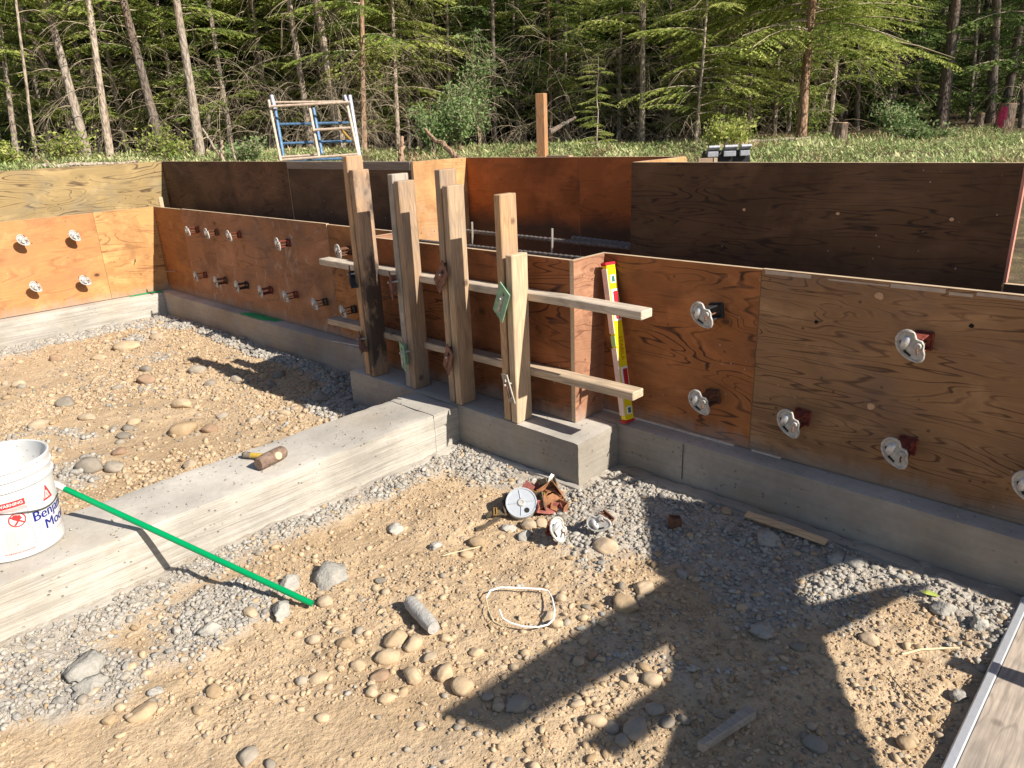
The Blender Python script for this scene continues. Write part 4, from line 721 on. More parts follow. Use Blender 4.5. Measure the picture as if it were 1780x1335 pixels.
def mark_label(X, Y, hw, kk, fb):
    px, py, z = project(np.array([[X, Y, -.17]])); px, py = px[0], py[0]
    if not (-20 < px < 1800 and py < 1350): return fb
    m = min(MARKS, key=lambda q: math.hypot(q[0]-px, (q[1]-py)*1.6)); dx, dy = px-m[0], (py-m[1])*1.6
    dr = ('right of' if dx > 0 else 'left of') if abs(dx) > abs(dy)*1.5 else (('below' if dy > 0 else 'above')+('' if abs(dy) > abs(dx)*1.5 else (' and right of' if dx > 0 else ' and left of')))
    far = 'just' if math.hypot(dx, dy) < 45 else ('a little' if math.hypot(dx, dy) < 95 else 'well')
    szw = 'tiny' if hw < .009 else 'small' if hw < .012 else 'middling' if hw < .019 else 'large'
    for sh_ in ('', ' rounded', ' oval', ' low', ' squat'):
        t = f"{szw} {kk}{sh_} stone {far} {dr} {m[2]}"
        if t not in MSEEN: MSEEN[t] = 1; return t
    return t
cnt = 0
for n, bx, kd, lab, gp, r0, r1 in ((70, (.15, 3.25, -2.2, -.1), ('tan', 'tan', 'grey'), 'fist sized stone scattered over the left pit', 'fist sized stones in the left pit', .014, .030), (125, (3.62, 4.9, -2.1, -.5), ('tan', 'tan', 'tan', 'grey'), 'small rounded stone scattered over the sunlit near dirt', 'small rounded stones on the near dirt', .008, .017), (50, (4.6, 5.5, -1.4, -.2), ('grey', 'tan'), 'small stone scattered over the lower right ground', 'small stones on the lower right ground', .007, .016)):
    for X, Y in sample(n, bx[0], bx[1], bx[2], bx[3], clus):
        hw_ = r0+(r1-r0)*random.random()**2; cnt += 1; kk = random.choice(kd); one_stone(0, 0, hw_, kk, mark_label(X, Y, hw_, kk, lab), cnt+200, group=gp, pos=(X, Y))
def scatter(name, pts, sizes, protos_, mat, label=None, sink=.45, tintr=(0, 1), kind='stuff', smooth=False, **kw):
    N = len(pts); X, Y = np.array(pts).T; Z = ground_h(X, Y); Vs = []; Fs = []; Ts = []; off = 0
    ch = rng.integers(0, len(protos_), N); A = rng.uniform(0, 6.28, N); T1 = rng.uniform(-.5, .5, N); sc = np.array(sizes)
    for k, (V, F_) in enumerate(protos_):
        I = np.where(ch == k)[0]
        if not len(I): continue
        ca, sa = np.cos(A[I]), np.sin(A[I]); ct, st = np.cos(T1[I]), np.sin(T1[I]); v = V[None]*sc[I][:, None, None]*rng.uniform(.75, 1.25, (len(I), 1, 3))
        x = v[..., 0]; y = v[..., 1]*ct[:, None]-v[..., 2]*st[:, None]; z = v[..., 1]*st[:, None]+v[..., 2]*ct[:, None]
        P = np.stack([x*ca[:, None]-y*sa[:, None]+X[I][:, None], x*sa[:, None]+y*ca[:, None]+Y[I][:, None], z+(Z[I]+sc[I]*.5*(1-sink*1.2))[:, None]], -1)
        Vs.append(P.reshape(-1, 3)); n = V.shape[0]; Fs.append((F_[None]+(np.arange(len(I))*n)[:, None, None]+off).reshape(-1, 3)); off += n*len(I)
        Ts.append(np.repeat(rng.uniform(*tintr, len(I)), n))
    return npmesh(name, np.concatenate(Vs), np.concatenate(Fs), mat, tint=np.concatenate(Ts), smooth=smooth, kind=kind, **kw)
P1r = [stone_shape(100+k, 1, False) for k in range(8)]; P1a = [stone_shape(120+k, 1, True) for k in range(8)]; P2r = [stone_shape(140+k, 2, False) for k in range(6)]; P2a = [stone_shape(150+k, 2, True) for k in range(6)]
tanw = lambda X, Y: (1-grey_w(X, Y)*.85)*np.clip(.35+1.8*fbm(X*5, Y*5, 21), .06, 1)*(.2+.8*crust(X, Y))
gryw = lambda X, Y: grey_w(X, Y)**1.3*np.clip(.55+2.2*fbm(X*7, Y*7, 55), .08, 1)
NEAR = (3.6, 5.5, -2.15, -.1); FAR = (.1, 3.29, -2.3, -.1)
def sz(n, a, b, p=3.): return a+(b-a)*rng.random(n)**p
P2s = [stone_shape(170+k, 2, False) for k in range(5)]+[stone_shape(180+k, 2, True) for k in range(5)]
for bx, n_, a_, b_ in ((NEAR, 1500, .0045, .0125), (FAR, 1100, .007, .019)):
    pts = sample(n_, *bx, lambda X, Y: np.clip(.45+1.6*fbm(X*6, Y*6, 88), .1, 1)*(1-.5*grey_w(X, Y))*(.15+.85*crust(X, Y))); scatter('stone_chips', pts, sz(n_, a_, b_, 1.6), P2s, SM, sink=.75)
for nm, bx, n1, n2, n3_, a1, b1 in (('near', NEAR, 5200, 620, 9500, .0026, .0095), ('far', FAR, 5600, 700, 8000, .0045, .015)):
    pts = sample(n1, *bx, tanw); scatter('pebbles', pts, sz(n1, a1, b1*.8), P1r, SM, smooth=True)
    pts = sample(n2, *bx, tanw); scatter('pebbles', pts, sz(n2, b1*.7, b1*1.35), P2r, SM, smooth=True)
    pts = sample(n3_, *bx, gryw); scatter('rubble', pts, sz(n3_, a1*1.2, b1*1.25, 2.8), P1a, GM)
    pts = sample(600, *bx, gryw); scatter('rubble', pts, sz(len(pts), b1*.9, b1*1.9), P2a, GM)
    pts = sample(n1//5, *bx, lambda X, Y: clus(X, Y)); scatter('pebbles', pts, sz(n1//5, a1*1.3, b1), P1r, SM2, smooth=True)
    pts = sample(int(n1*1.05), *bx, lambda X, Y: (1-grey_w(X, Y)*.9)*(.12+.88*crust(X, Y))); scatter('dirt_clods', pts, sz(int(n1*1.05), a1*.6, a1*2.0, 2.), P1a, tinted('dirt_clod_'+nm, [(.37, .255, .155), (.50, .36, .225), (.56, .41, .26)], .95))
# grit on top of footings
gp_ = [(rng.uniform(3.31, 3.57), rng.uniform(-2, -.36)) for _ in range(260)]+[(rng.uniform(4.25, 6), rng.uniform(-.078, -.02)) for _ in range(160)]+[(rng.uniform(2.85, 4.18), rng.uniform(-.3, -.19)) for _ in range(90)]
gh_old = ground_h
def ground_h(X, Y, fine=True): return np.zeros_like(X)
scatter('grit', gp_, sz(len(gp_), .0012, .0045, 2), P1a, GM, sink=0)
ground_h = gh_old
# ================= YARD BEHIND THE FORMS =================
def gz(x, y): return float(ground_h(np.array([x]), np.array([y]))[0])
def hit(px, py, dmin=5.): # where a line of sight meets the outer ground
    d = ray(px, py)
    for D in np.arange(dmin, 60, .1):
        P = CAM+d*D
        if P[2] < gz(P[0], P[1]): return P
    return CAM+d*15
def base(px, D):
    """ground point straight below image column px at depth D"""
    d = FF+RR*(px-890)/FPX; P = CAM+d*D
    for _ in range(4):
        z = gz(P[0], P[1]); # move along the image vertical
        dd = P-CAM; t = (z-P[2])/UU[2]; P = P+UU*t; P = CAM+(P-CAM)*D/((P-CAM)@FF)
    return np.array([P[0], P[1], gz(P[0], P[1])])
# orange post
o = empty('wood_post', (.835, 3.36, 0), label='square orange wooden post standing behind the recess', cat='post')
pz = gz(.835, 3.36)-.1; MB().box((0, 0, (1.335+pz)/2), (.086, .086, 1.335-pz), (0, 0, .35)).build('post_body', timber('orange_post_wood', (.46, .235, .105), 'z', .2, seed=21), o, bevel=.004)

MB().box((3.35, .62, .905), (.14, .035, .03)).build('base_block', OFF, label='small wood block on the far edge of the recess', cat='wood block', bevel=.002)
# scaffold frames
def W2(px, py, D): return Vector(atd(px, py, D))
sc_ = empty('scaffold', base(545, 10.6), label='tan and blue steel scaffold frames standing behind the dark form', cat='scaffold')
TAN = plain('worn_tan_steel', (.58, .44, .34), .6, .2, .25, 20, .2); BLU = plain('worn_blue_steel', (.11, .20, .33), .5, .2, .3, 20, .2); PWH = plain('pale_lilac_steel', (.40, .40, .46), .5, .2, .2, 20, .1)
def bar(D, a, b, r, mat, nm): A = W2(*a, D); B = W2(*b, D); o_ = MB().tube([A-sc_.location, B-sc_.location], r, 8).build(nm, mat, sc_, smooth=True); return o_
D0 = 10.6
for a, b in (((467, 174), (489, 284)), ((602, 176), (626, 284)), ((537.7, 184), (554.6, 272))): bar(D0, a, b, .020, TAN, 'post')
for a, b in (((470, 185), (608, 177.5)), ((547, 226), (609, 222)), ((490, 278), (622, 268))): bar(D0-.05, a, b, .018, TAN, 'rail')
for a, b in (((476, 178), (601, 176.5)), ((489, 273), (553, 269))): bar(D0+.12, a, b, .017, TAN, 'rail')
for a, b in (((478, 187), (493, 272)), ((545, 188), (560, 268))): bar(D0+.15, a, b, .024, BLU, 'post')
bar(D0+.15, (608, 166), (627, 284), .028, PWH, 'post'); bar(D0+.10, (472, 166), (478, 190), .030, PWH, 'post_head'); bar(D0+.10, (599, 166), (603, 178), .025, PWH, 'post_head')
for a, b in (((486, 216), (541, 215)), ((549, 214.5), (606, 213.5)), ((491, 249.5), (545, 247.5)), ((556, 247), (612, 245.5)), ((492, 279), (620, 275))): bar(D0+.18, a, b, .020, BLU, 'rung')
bar(D0+.2, (592, 224), (612, 246), .02, OCH, 'brace')
# timber bits, logs, stumps, bucket
def stump(px, py, D, r, h, label, pink=False):
    P = base(px, D); t = empty('tree_stump', P, label=label, cat='stump'); V = []
    b = MB().tube([(0, 0, -.1), (0, 0, .04), (.01, 0, h*.5), (.02, 0, h)], [r*1.25, r*1.08, r, r*.97], 14); b.v = [(x*(1+.08*math.sin(7*x/r+y*40)), y, z) for x, y, z in b.v]; b.build('stump_wood', BK1, t, smooth=True)
    MB().lathe([(.0001, h+.004), (r*.9, h+.003), (r*.93, h-.01)], 14, c=(.02, 0, 0)).build('cut_face', HOLE, t)
    if pink:
        v = Vector((CAM[0]-P[0], CAM[1]-P[1], 0)).normalized(); a0 = math.atan2(v.y, v.x)-.35; vs = []; fs = []
        for i in range(6):
            for j in range(5): a_ = a0-.45+.9*j/4+random.uniform(-.06, .06); rr_ = (r*1.03+.012); z = h*.2+h*.68*i/5+random.uniform(-.015, .015); vs.append((rr_*math.cos(a_)+.01, rr_*math.sin(a_), z))
        fs = [(i*5+j, i*5+j+1, i*5+j+6, i*5+j+5) for i in range(5) for j in range(4) if (i, j) not in ((0, 0), (0, 3), (4, 0), (1, 3))]
        MB().add(vs, fs).build('pink_paint', plain('pink_marking_paint', (.58, .05, .14), .6, 0, .3, 12, 0), t)
BK1 = bark('stump_bark', (.20, .13, .09), (.30, .24, .19))
stump(1457, 258, 12.5, .10, .42, 'dark cut stump right of the large conifer'); stump(1450, 236, 14.5, .09, .38, 'shaded stump just behind the dark cut stump')
stump(1698, 235, 16, .085, .38, 'pale split stump left of the pink painted one'); stump(1742, 245, 15, .165, .58, 'broad stump marked with pink spray paint', True)
def log(a, b, r, mat, label, nm='fallen_log', cat='log'):
    a = Vector(a); b = Vector(b); n = 8; MB().tube([a+(b-a)*i/n+Vector((random.uniform(-1, 1), random.uniform(-1, 1), random.uniform(-1, 1)))*r*.5 for i in range(n+1)], [r*(1-.5*i/n) for i in range(n+1)], 8).build(nm, mat, smooth=True, label=label, cat=cat)
BKL = bark('light_bark', (.40, .31, .23), (.54, .45, .36)); BKD = bark('dark_bark', (.15, .115, .09), (.24, .20, .17)); BKM = bark('grey_brown_bark', (.32, .25, .19), (.44, .38, .32)); BKR = bark('reddish_bark', (.36, .20, .11), (.40, .28, .2))
log(W2(797, 277, 10.5), W2(738, 226, 11), .05, BKR, 'leaning reddish branch propped behind the sunlit end panel')
log(W2(696, 282, 9.5), W2(700, 240, 9.5), .045, BKR, 'short upright brown stick behind the dark panel', 'short_post', 'post')
log(W2(390, 290, 13), W2(384, 243, 13), .04, BKL, 'pale broken stick standing among the green weeds', 'broken_stick', 'stick'); log(W2(380, 270, 13), W2(352, 222, 13.5), .03, BKL, 'leaning dead stick beside the grey trunk', 'broken_stick', 'stick'); log(W2(412, 285, 13), W2(400, 238, 13), .02, BKM, 'thin dark stick in the weeds', 'broken_stick', 'stick')
log(W2(60, 291, 12), W2(240, 281, 12.4), .045, BKL, 'pale fallen log along the weeds at the left'); log(W2(955, 228, 13), W2(1000, 206, 14), .05, BKD, 'dark fallen log behind the orange post')
log(W2(1300, 246, 13.5), W2(1410, 239, 14), .03, BKM, 'thin fallen branch near the foot of the large conifer'); log(W2(1590, 232, 14), W2(1620, 262, 12.5), .018, BKL, 'pale twig in the green weeds at the right', 'dead_twig', 'twig')
ex = empty('steel_trough', W2(1262, 285, 8.2), (0, 0, YAW-.05), label='dark steel bucket with three grey plates behind the form', cat='steel bucket')
SG = plain('grey_steel_plate', (.36, .37, .40), .5, .3, .2); SB = plain('black_steel', (.03, .03, .032), .6, .3, .3)
MB().prism([(-.22, -.2), (.26, -.2), (.27, .02), (.25, .14), (-.20, .14), (-.24, .0)], .0, .3).build('body', SB, ex, bevel=.01)
for x, w_ in ((-.15, .13), (.035, .15), (.20, .12)): MB().box((x, .02, .155), (w_, .16, .03), (-.5, 0, .05)).box((x-.01, -.035, .11), (w_*.9, .03, .06)).build('tooth_plate', SG, ex, bevel=.006)
MB().tube([(-.06, -.05, .1), (.05, -.05, .28)], .006, 5).build('twig', BKL, label='pale twig poking up over the steel bucket', cat='twig', loc=ex.location)
for px0, px1, py, D, mat, lab in ((1213, 1239, 277.5, 7.6, TM, 'dark timber block behind the form left of the steel bucket'), (1240, 1246, 277, 7.4, TL, 'pale stake end in front of the steel bucket'), (1181, 1187, 278, 6.6, TO, 'pale orange stake end at the corner of the recess'), (1189, 1193, 278, 6.6, TL, 'thin pale stake end at the corner of the recess')):
    a = W2((px0+px1)/2, py, D); w_ = (px1-px0)/FPX*D; MB().box((0, 0, -.05), (w_, .05, .13+.0), (0, 0, YAW)).build('timber_block', mat, loc=a, bevel=.002, label=lab, cat='timber')
# ================= TREES =================
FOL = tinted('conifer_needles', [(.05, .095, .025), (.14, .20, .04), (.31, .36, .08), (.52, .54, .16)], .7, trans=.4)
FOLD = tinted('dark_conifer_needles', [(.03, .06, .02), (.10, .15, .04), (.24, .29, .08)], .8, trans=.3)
LEAFM = tinted('broad_leaves', [(.07, .13, .045), (.16, .24, .08), (.30, .37, .17)], .55, trans=.3)
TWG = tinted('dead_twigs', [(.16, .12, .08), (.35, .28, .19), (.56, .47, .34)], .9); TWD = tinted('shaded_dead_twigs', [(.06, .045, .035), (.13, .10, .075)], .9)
def branch_proto(seed, ntw=20, dens=1., droop=.22, ns=.85):
    """unit conifer bough along +x: triangles, with tint"""
    r = np.random.default_rng(seed); T = []; C = []
    def axis_p(t): return np.array([t, .04*math.sin(3*t+seed), .10*t-droop*t*t*1.3])
    for i in range(ntw):
        t = .12+.88*(i+r.random()*.6)/ntw; s = 1 if i % 2 else -1; p0 = axis_p(t); L = (.42*(1.02-t)**.6+.05)*r.uniform(.7, 1.15); an = r.uniform(.75, 1.15)
        dv = np.array([math.cos(an), s*math.sin(an), -.12-r.random()*.35]); dv /= np.linalg.norm(dv)
        n = max(3, int(L*40*dens))
        base_t = r.random()*.35
        for k in range(n):
            u = (k+.5)/n; q = p0+dv*L*u+np.array([0, 0, -.10*L*u*u]); side = 1 if k % 2 else -1
            nd = dv*r.uniform(.5, .9)+np.cross(dv, [0, 0, 1])*side*r.uniform(.5, .9)+np.array([0, 0, r.uniform(-.45, .12)]); nd /= np.linalg.norm(nd); l = ns*r.uniform(.04, .075)*(1.1-.4*u)
            wd = np.cross(nd, r.normal(size=3)); wd /= np.linalg.norm(wd)+1e-9; wd *= l*.24
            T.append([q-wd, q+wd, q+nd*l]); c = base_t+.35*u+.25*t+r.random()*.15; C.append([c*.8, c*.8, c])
    return np.array(T).reshape(-1, 3), np.clip(np.array(C).ravel(), 0, 1)
BR = [branch_proto(k, 26, 1.15) for k in range(5)]; BRL = [branch_proto(40+k, 40, 1.5, .26, .55) for k in range(4)]; BRS = [branch_proto(20+k, 13, .55) for k in range(4)]
def tubes_np(paths, n=3):
    """list of (pts (m,3), radii (m)) -> V,F quads"""
    V = []; Fq = []; off = 0
    for P, R_ in paths:
        m = len(P); tg = np.gradient(P, axis=0); tg /= np.linalg.norm(tg, axis=1)[:, None]+1e-9; u = np.cross(tg, [.3, .2, 1.]); u /= np.linalg.norm(u, axis=1)[:, None]+1e-9; w_ = np.cross(tg, u)
        a = np.arange(n)*2*math.pi/n; v = P[:, None]+(u[:, None]*np.cos(a)[None, :, None]+w_[:, None]*np.sin(a)[None, :, None])*np.asarray(R_)[:, None, None]; V.append(v.reshape(-1, 3))
        i = off+np.arange(m*n).reshape(m, n); j = np.roll(i, -1, 1); Fq.append(np.stack([i[:-1], j[:-1], j[1:], i[1:]], -1).reshape(-1, 4)); off += m*n
    return np.concatenate(V), np.concatenate(Fq)
def dead_arc(p, az, L, r, el=.3, drop=1., sub=2, R0_=.010):
    out = []; t = np.linspace(0, 1, 7); d = np.array([math.cos(az), math.sin(az), 0.]); P = p+d[None]*(t*L)[:, None]; P[:, 2] += (el*t-drop*t**2.2)*L*.8; P += r.normal(size=P.shape)*.012*L*t[:, None]; out.append((P, R0_*(1-.75*t)))
    for _ in range(sub):
        k = r.integers(2, 6); q = P[k]; a2 = az+r.uniform(-1.3, 1.3); l2 = L*r.uniform(.25, .6); t2 = np.linspace(0, 1, 5); Q = q+np.stack([np.cos(a2)*t2*l2, np.sin(a2)*t2*l2, (-.3*t2-.7*drop*t2**2)*l2], 1)+r.normal(size=(5, 3))*.02*l2; out.append((Q, R0_*.5*(1-.6*t2)))
    return out
def tree(P, h, r0, bk_, label, seed, zone=(1.2, 5.5), nb=26, blen=1.5, green=.9, dead=10, lean=(0, 0), up=34, fol=None, group=None, zmin_dead=.3, kink=.02, cat='tree', bshape=None, faces=None, tw=TWG, name='conifer_tree', deadL=1.1, tintb=0., bel=.2, bkk=None):
    r = np.random.default_rng(seed); root = empty(name, P, label=label, cat=cat, group=group); fol = fol or FOL
    n = 14; zs = np.linspace(0, 1, n)**.85*h; cx = lean[0]*zs+np.cumsum(r.normal(size=n))*kink*.5; cy = lean[1]*zs+np.cumsum(r.normal(size=n))*kink*.5; rad = r0*(1-.85*zs/h); rad[0] *= 1.25
    b = MB().tube([(cx[i]-cx[0], cy[i]-cy[0], zs[i]-(.15 if i == 0 else 0)) for i in range(n)], list(rad), 10); b.build('trunk', bk_, root, smooth=True)
    at = lambda z: np.array([np.interp(z, zs, cx-cx[0]), np.interp(z, zs, cy-cy[0]), z])
    Vs = []; Ts = []; paths = []
    def put(z, az, L, pr, el):
        V, T_ = pr; V = V*L; ce, se = math.cos(el), math.sin(el); x = V[:, 0]*ce-V[:, 2]*se; zz = V[:, 0]*se+V[:, 2]*ce; ca, sa = math.cos(az), math.sin(az)
        p = at(z); Vs.append(np.stack([x*ca-V[:, 1]*sa, x*sa+V[:, 1]*ca, zz], 1)+p); Ts.append(np.clip(T_+r.uniform(-.15, .15)+tintb, 0, 1)); t = np.linspace(0, 1, 5); px_ = t*L; pz_ = (.10*t-.22*t*t*1.3)*L
        paths.append((np.stack([(px_*ce-pz_*se)*ca, (px_*ce-pz_*se)*sa, px_*se+pz_*ce], 1)+p, .016*(L/1.5)*(1-.7*t)))
    for i in range(nb):
        z = zone[0]+(zone[1]-zone[0])*(i+r.random())/nb; az = r.uniform(0, 6.28) if faces is None else faces+r.normal()*1.1
        if r.random() < green: put(z, az, blen*r.uniform(.6, 1.15)*(1-.35*(z/h)), BR[r.integers(5)] if blen < 2.2 else BRL[r.integers(4)], r.uniform(-.15, .2)+bel-.1)
    for i in range(up):
        z = zone[1]+(h*.98-zone[1])*((i+r.random())/up); put(z, r.uniform(0, 6.28), max(.35, blen*1.15*(1-(z/h)**1.3)), BRS[r.integers(4)], r.uniform(-.1, .3))
    if Vs:
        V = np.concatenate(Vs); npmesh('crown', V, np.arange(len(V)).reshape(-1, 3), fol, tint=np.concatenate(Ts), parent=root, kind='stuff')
    for i in range(dead):
        z = zmin_dead+(zone[1]-zmin_dead)*r.random(); paths += dead_arc(at(z), r.uniform(0, 6.28), deadL*r.uniform(.4, 1.2), r, r.uniform(.0, .6), r.uniform(.5, 1.3), 3)
    if paths:
        V, F4 = tubes_np(paths); tt = np.repeat(r.random(len(V)//3), 3)[:len(V)]; npmesh('bare_branches', V, F4, tw, tint=tt, parent=root, kind='stuff')
    return root
rv = Vector((RR[0], RR[1], 0)).normalized()
def T_(px_b, px_t, D, w_px, bk_, label, seed, **k):
    """base column, column at the top edge of the photo"""
    P = base(px_b, D); X = P+np.array([0, 0, 3.2]); px, py, z = project(X[None]); # where a vertical trunk would be at +3.2 m
    want = px_b+(px_t-px_b)*((project(P[None])[1][0]-py[0])/max(60, project(P[None])[1][0])); dx = (want-px[0])/FPX*D/3.2
    return tree(P, k.pop('h', 13), w_px/FPX*D/2*.93, bk_, label, seed, lean=(rv.x*dx, rv.y*dx), **k)
T_(155, 79, 14.5, 16, BKM, 'straight grey brown trunk second from the left group', 1, nb=24, zone=(2.5, 6), green=1., tintb=.1, dead=10)
T_(192, 152, 14.2, 13, BKL, 'pale slim trunk right of the straight grey brown one', 2, nb=12, tintb=.1, zone=(2.8, 6), dead=30, deadL=1.2)
T_(286, 216, 15.5, 17, BKD, 'dark thick trunk between two pale trunks at the left', 3, nb=26, zone=(2.1, 6), tintb=.05, dead=14)
T_(349, 305, 15, 16, BKM, 'grey trunk with a few pale twigs behind the dark panel', 4, nb=22, zone=(2.3, 6), tintb=.1, dead=9)
T_(64, 29, 13.5, 6, BKL, 'very thin pale sapling trunk near the left edge', 5, nb=2, zone=(2.5, 5), dead=6, up=4, h=7, deadL=.5)
T_(148, 30, 16.5, 10, BKL, 'slanting thin trunk crossing behind the left trunks', 6, nb=26, tintb=.1, zone=(2.2, 6), dead=12)
T_(28, -8, 14.8, 9, BKM, 'mossy leaning trunk at the left picture edge', 7, nb=44, zone=(1.1, 6), tintb=.15, blen=1.6, dead=12)
T_(475, 438, 17, 9, BKM, 'thin trunk just left of the scaffold frame', 8, nb=40, zone=(1.5, 6), dead=20, tintb=.2)
T_(543, 503, 16.2, 12, BKL, 'pale slim trunk rising behind the left half of the scaffold', 9, nb=14, zone=(2.4, 6), tintb=.1, dead=42, deadL=1.7)
T_(594, 553, 16.0, 18, BKL, 'thick light brown trunk behind the right half of the scaffold', 10, nb=14, zone=(2.6, 6), tintb=.1, dead=46, deadL=1.7)
T_(632, 625, 15.4, 10, BKR, 'reddish slim trunk just right of the scaffold', 11, nb=30, zone=(1.8, 6), blen=1.5, dead=34, tintb=.15)
T_(692, 678, 16.5, 8, BKL, 'thin pale trunk inside the bright green conifer', 12, nb=64, zone=(1.3, 6), blen=1.7, dead=30, tintb=.28)
T_(785, 778, 17.5, 7, BKM, 'grey dead trunk hidden behind the leafy shrubs', 13, nb=6, zone=(2, 6), dead=26)
T_(958, 957, 17, 6, BKR, 'young conifer with thin reddish stem behind the orange post', 14, nb=70, zone=(1.0, 5.5), blen=1.25, dead=16, h=8, tintb=.1)
T_(1037, 1037, 13.4, 4, BKM, 'small bright green fir sapling in the weeds right of the post', 15, nb=34, zone=(.12, 1.5), blen=.5, dead=0, up=4, h=1.7, tintb=.2)
T_(1116, 1117, 15.5, 10, BKL, 'pale trunk with hanging dead twigs right of the fir sapling', 16, nb=26, tintb=.1, zone=(2.2, 6), dead=44, deadL=1.5)
T_(1208, 1230, 14.2, 6, BKL, 'young fir with long bright boughs left of the large conifer', 17, nb=64, zone=(.5, 5.5), blen=1.6, dead=16, h=8, tintb=.25)
T_(1392, 1412, 14.6, 17, BKR, 'large conifer with a thick trunk and broad drooping boughs', 18, nb=84, zone=(1.75, 5.2), blen=2.6, dead=16, tintb=.22, up=60, bel=.12)
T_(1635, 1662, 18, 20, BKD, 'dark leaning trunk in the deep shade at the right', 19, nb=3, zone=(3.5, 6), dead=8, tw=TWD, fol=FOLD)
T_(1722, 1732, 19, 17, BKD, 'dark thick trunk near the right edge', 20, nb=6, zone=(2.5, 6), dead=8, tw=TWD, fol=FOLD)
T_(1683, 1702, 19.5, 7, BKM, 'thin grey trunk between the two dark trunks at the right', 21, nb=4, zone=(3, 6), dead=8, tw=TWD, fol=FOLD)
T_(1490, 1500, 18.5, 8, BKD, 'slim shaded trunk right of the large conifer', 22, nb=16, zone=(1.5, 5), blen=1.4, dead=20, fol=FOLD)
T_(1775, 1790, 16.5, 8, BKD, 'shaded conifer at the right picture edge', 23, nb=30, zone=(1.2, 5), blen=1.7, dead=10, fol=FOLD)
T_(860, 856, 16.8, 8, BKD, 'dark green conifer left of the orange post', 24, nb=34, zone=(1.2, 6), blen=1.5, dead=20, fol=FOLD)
T_(250, 228, 17.5, 9, BKD, 'dark leafy conifer standing between the left trunks', 25, nb=36, zone=(1.0, 6), blen=1.5, dead=14)
T_(420, 395, 18, 9, BKD, 'dense green conifer left of the scaffold', 26, nb=46, zone=(.8, 6), blen=1.6, dead=16)
T_(100, 70, 18, 9, BKD, 'dense green conifer behind the left trunks', 27, nb=42, zone=(.9, 6), blen=1.6, dead=16)
T_(1300, 1310, 17, 9, BKD, 'green conifer between the young fir and the large conifer', 28, nb=44, zone=(.7, 5.5), blen=1.6, dead=16, tintb=.05)
T_(730, 722, 18, 9, BKD, 'green conifer right of the bright one', 29, nb=36, zone=(1.0, 6), blen=1.5, dead=18)
WM = [(20, 'the mossy leaning trunk'), (155, 'the straight grey brown trunk'), (192, 'the pale slim left trunk'), (286, 'the dark thick trunk'), (349, 'the grey twiggy trunk'), (430, 'the thin trunk left of the scaffold'), (500, 'the scaffold left end'), (560, 'the scaffold middle'), (625, 'the reddish slim trunk'), (692, 'the bright conifer'), (785, 'the leafy shrubs'), (870, 'the tall grey green shrub'), (943, 'the orange post'), (1037, 'the fir sapling'), (1116, 'the hanging dead twigs'), (1208, 'the young fir'), (1300, 'the steel bucket'), (1392, 'the large conifer'), (1457, 'the dark cut stump'), (1560, 'the airy green shrub'), (1635, 'the dark leaning trunk'), (1698, 'the pale split stump'), (1742, 'the pink painted stump')]
def wood_label(px, D):
    row = 'just' if D < 21 else 'in the second row' if D < 24 else 'in the third row' if D < 28.5 else 'in the fourth row' if D < 34 else 'in the fifth row' if D < 40.5 else 'in the last row'
    m = min(WM, key=lambda q: abs(q[0]-px)); s_ = '' if abs(px-m[0]) < 14 else (', slightly right' if px > m[0] else ', slightly left'); return f'dim conifer {row} behind {m[1]}{s_}'
# younger conifers filling the edge of the wood
us = [tree(np.array([0., 0., 0.]), 8.5, .05, BKM, 'x', 90+k, zone=(.5, 5.5), nb=46, blen=1.35, dead=18, up=16, fol=FOL, tintb=.02+.06*k, group='young conifers along the edge of the wood', name='young_conifer') for k in range(3)]
ur = np.random.default_rng(15)
for i, (px, D) in enumerate(((5, 16.5), (48, 17.5), (90, 16.3), (125, 18.2), (175, 17.6), (222, 16.6), (262, 18.4), (318, 17), (372, 17.2), (405, 16.4), (452, 18), (490, 18.6), (520, 17.8), (575, 18.2), (612, 17.3), (655, 17.6), (712, 17.2), (838, 18.3), (900, 18.2), (985, 17.8), (1075, 17.6), (1160, 17.2), (1255, 17.6), (1345, 17.4), (1440, 17), (1540, 19.5), (30, 18.8), (72, 19.2), (140, 19), (205, 18.8), (240, 19.3), (300, 18.9), (345, 19.2), (388, 18.9), (436, 19.3), (470, 17.2), (540, 19.1), (592, 19.4), (640, 18.9), (685, 18.6), (725, 19.2), (770, 18.4), (805, 19.3), (1010, 19.2), (1110, 19), (1200, 19.1), (1290, 19.2), (1370, 18.9), (1410, 19.4))):
    t = us[i] if i < 3 else copy_tree(us[i % 3]); P = base(px, D); t.location = P; t.rotation_euler = (0, 0, ur.uniform(0, 6.28)); s_ = ur.uniform(.75, 1.15); t.scale = (s_, s_, s_)
    m = sorted(WM, key=lambda q: abs(q[0]-px)); lab = ' '.join(f'young conifer {"far " if D > 18 else ""}behind {m[0][1]}, toward {m[1][1]}'.split()[:16])
    if lab in MSEEN: lab = 'shorter '+' '.join(lab.split()[:15]); t.scale = (s_*.75,)*3
    MSEEN[lab] = 1; t['label'] = lab
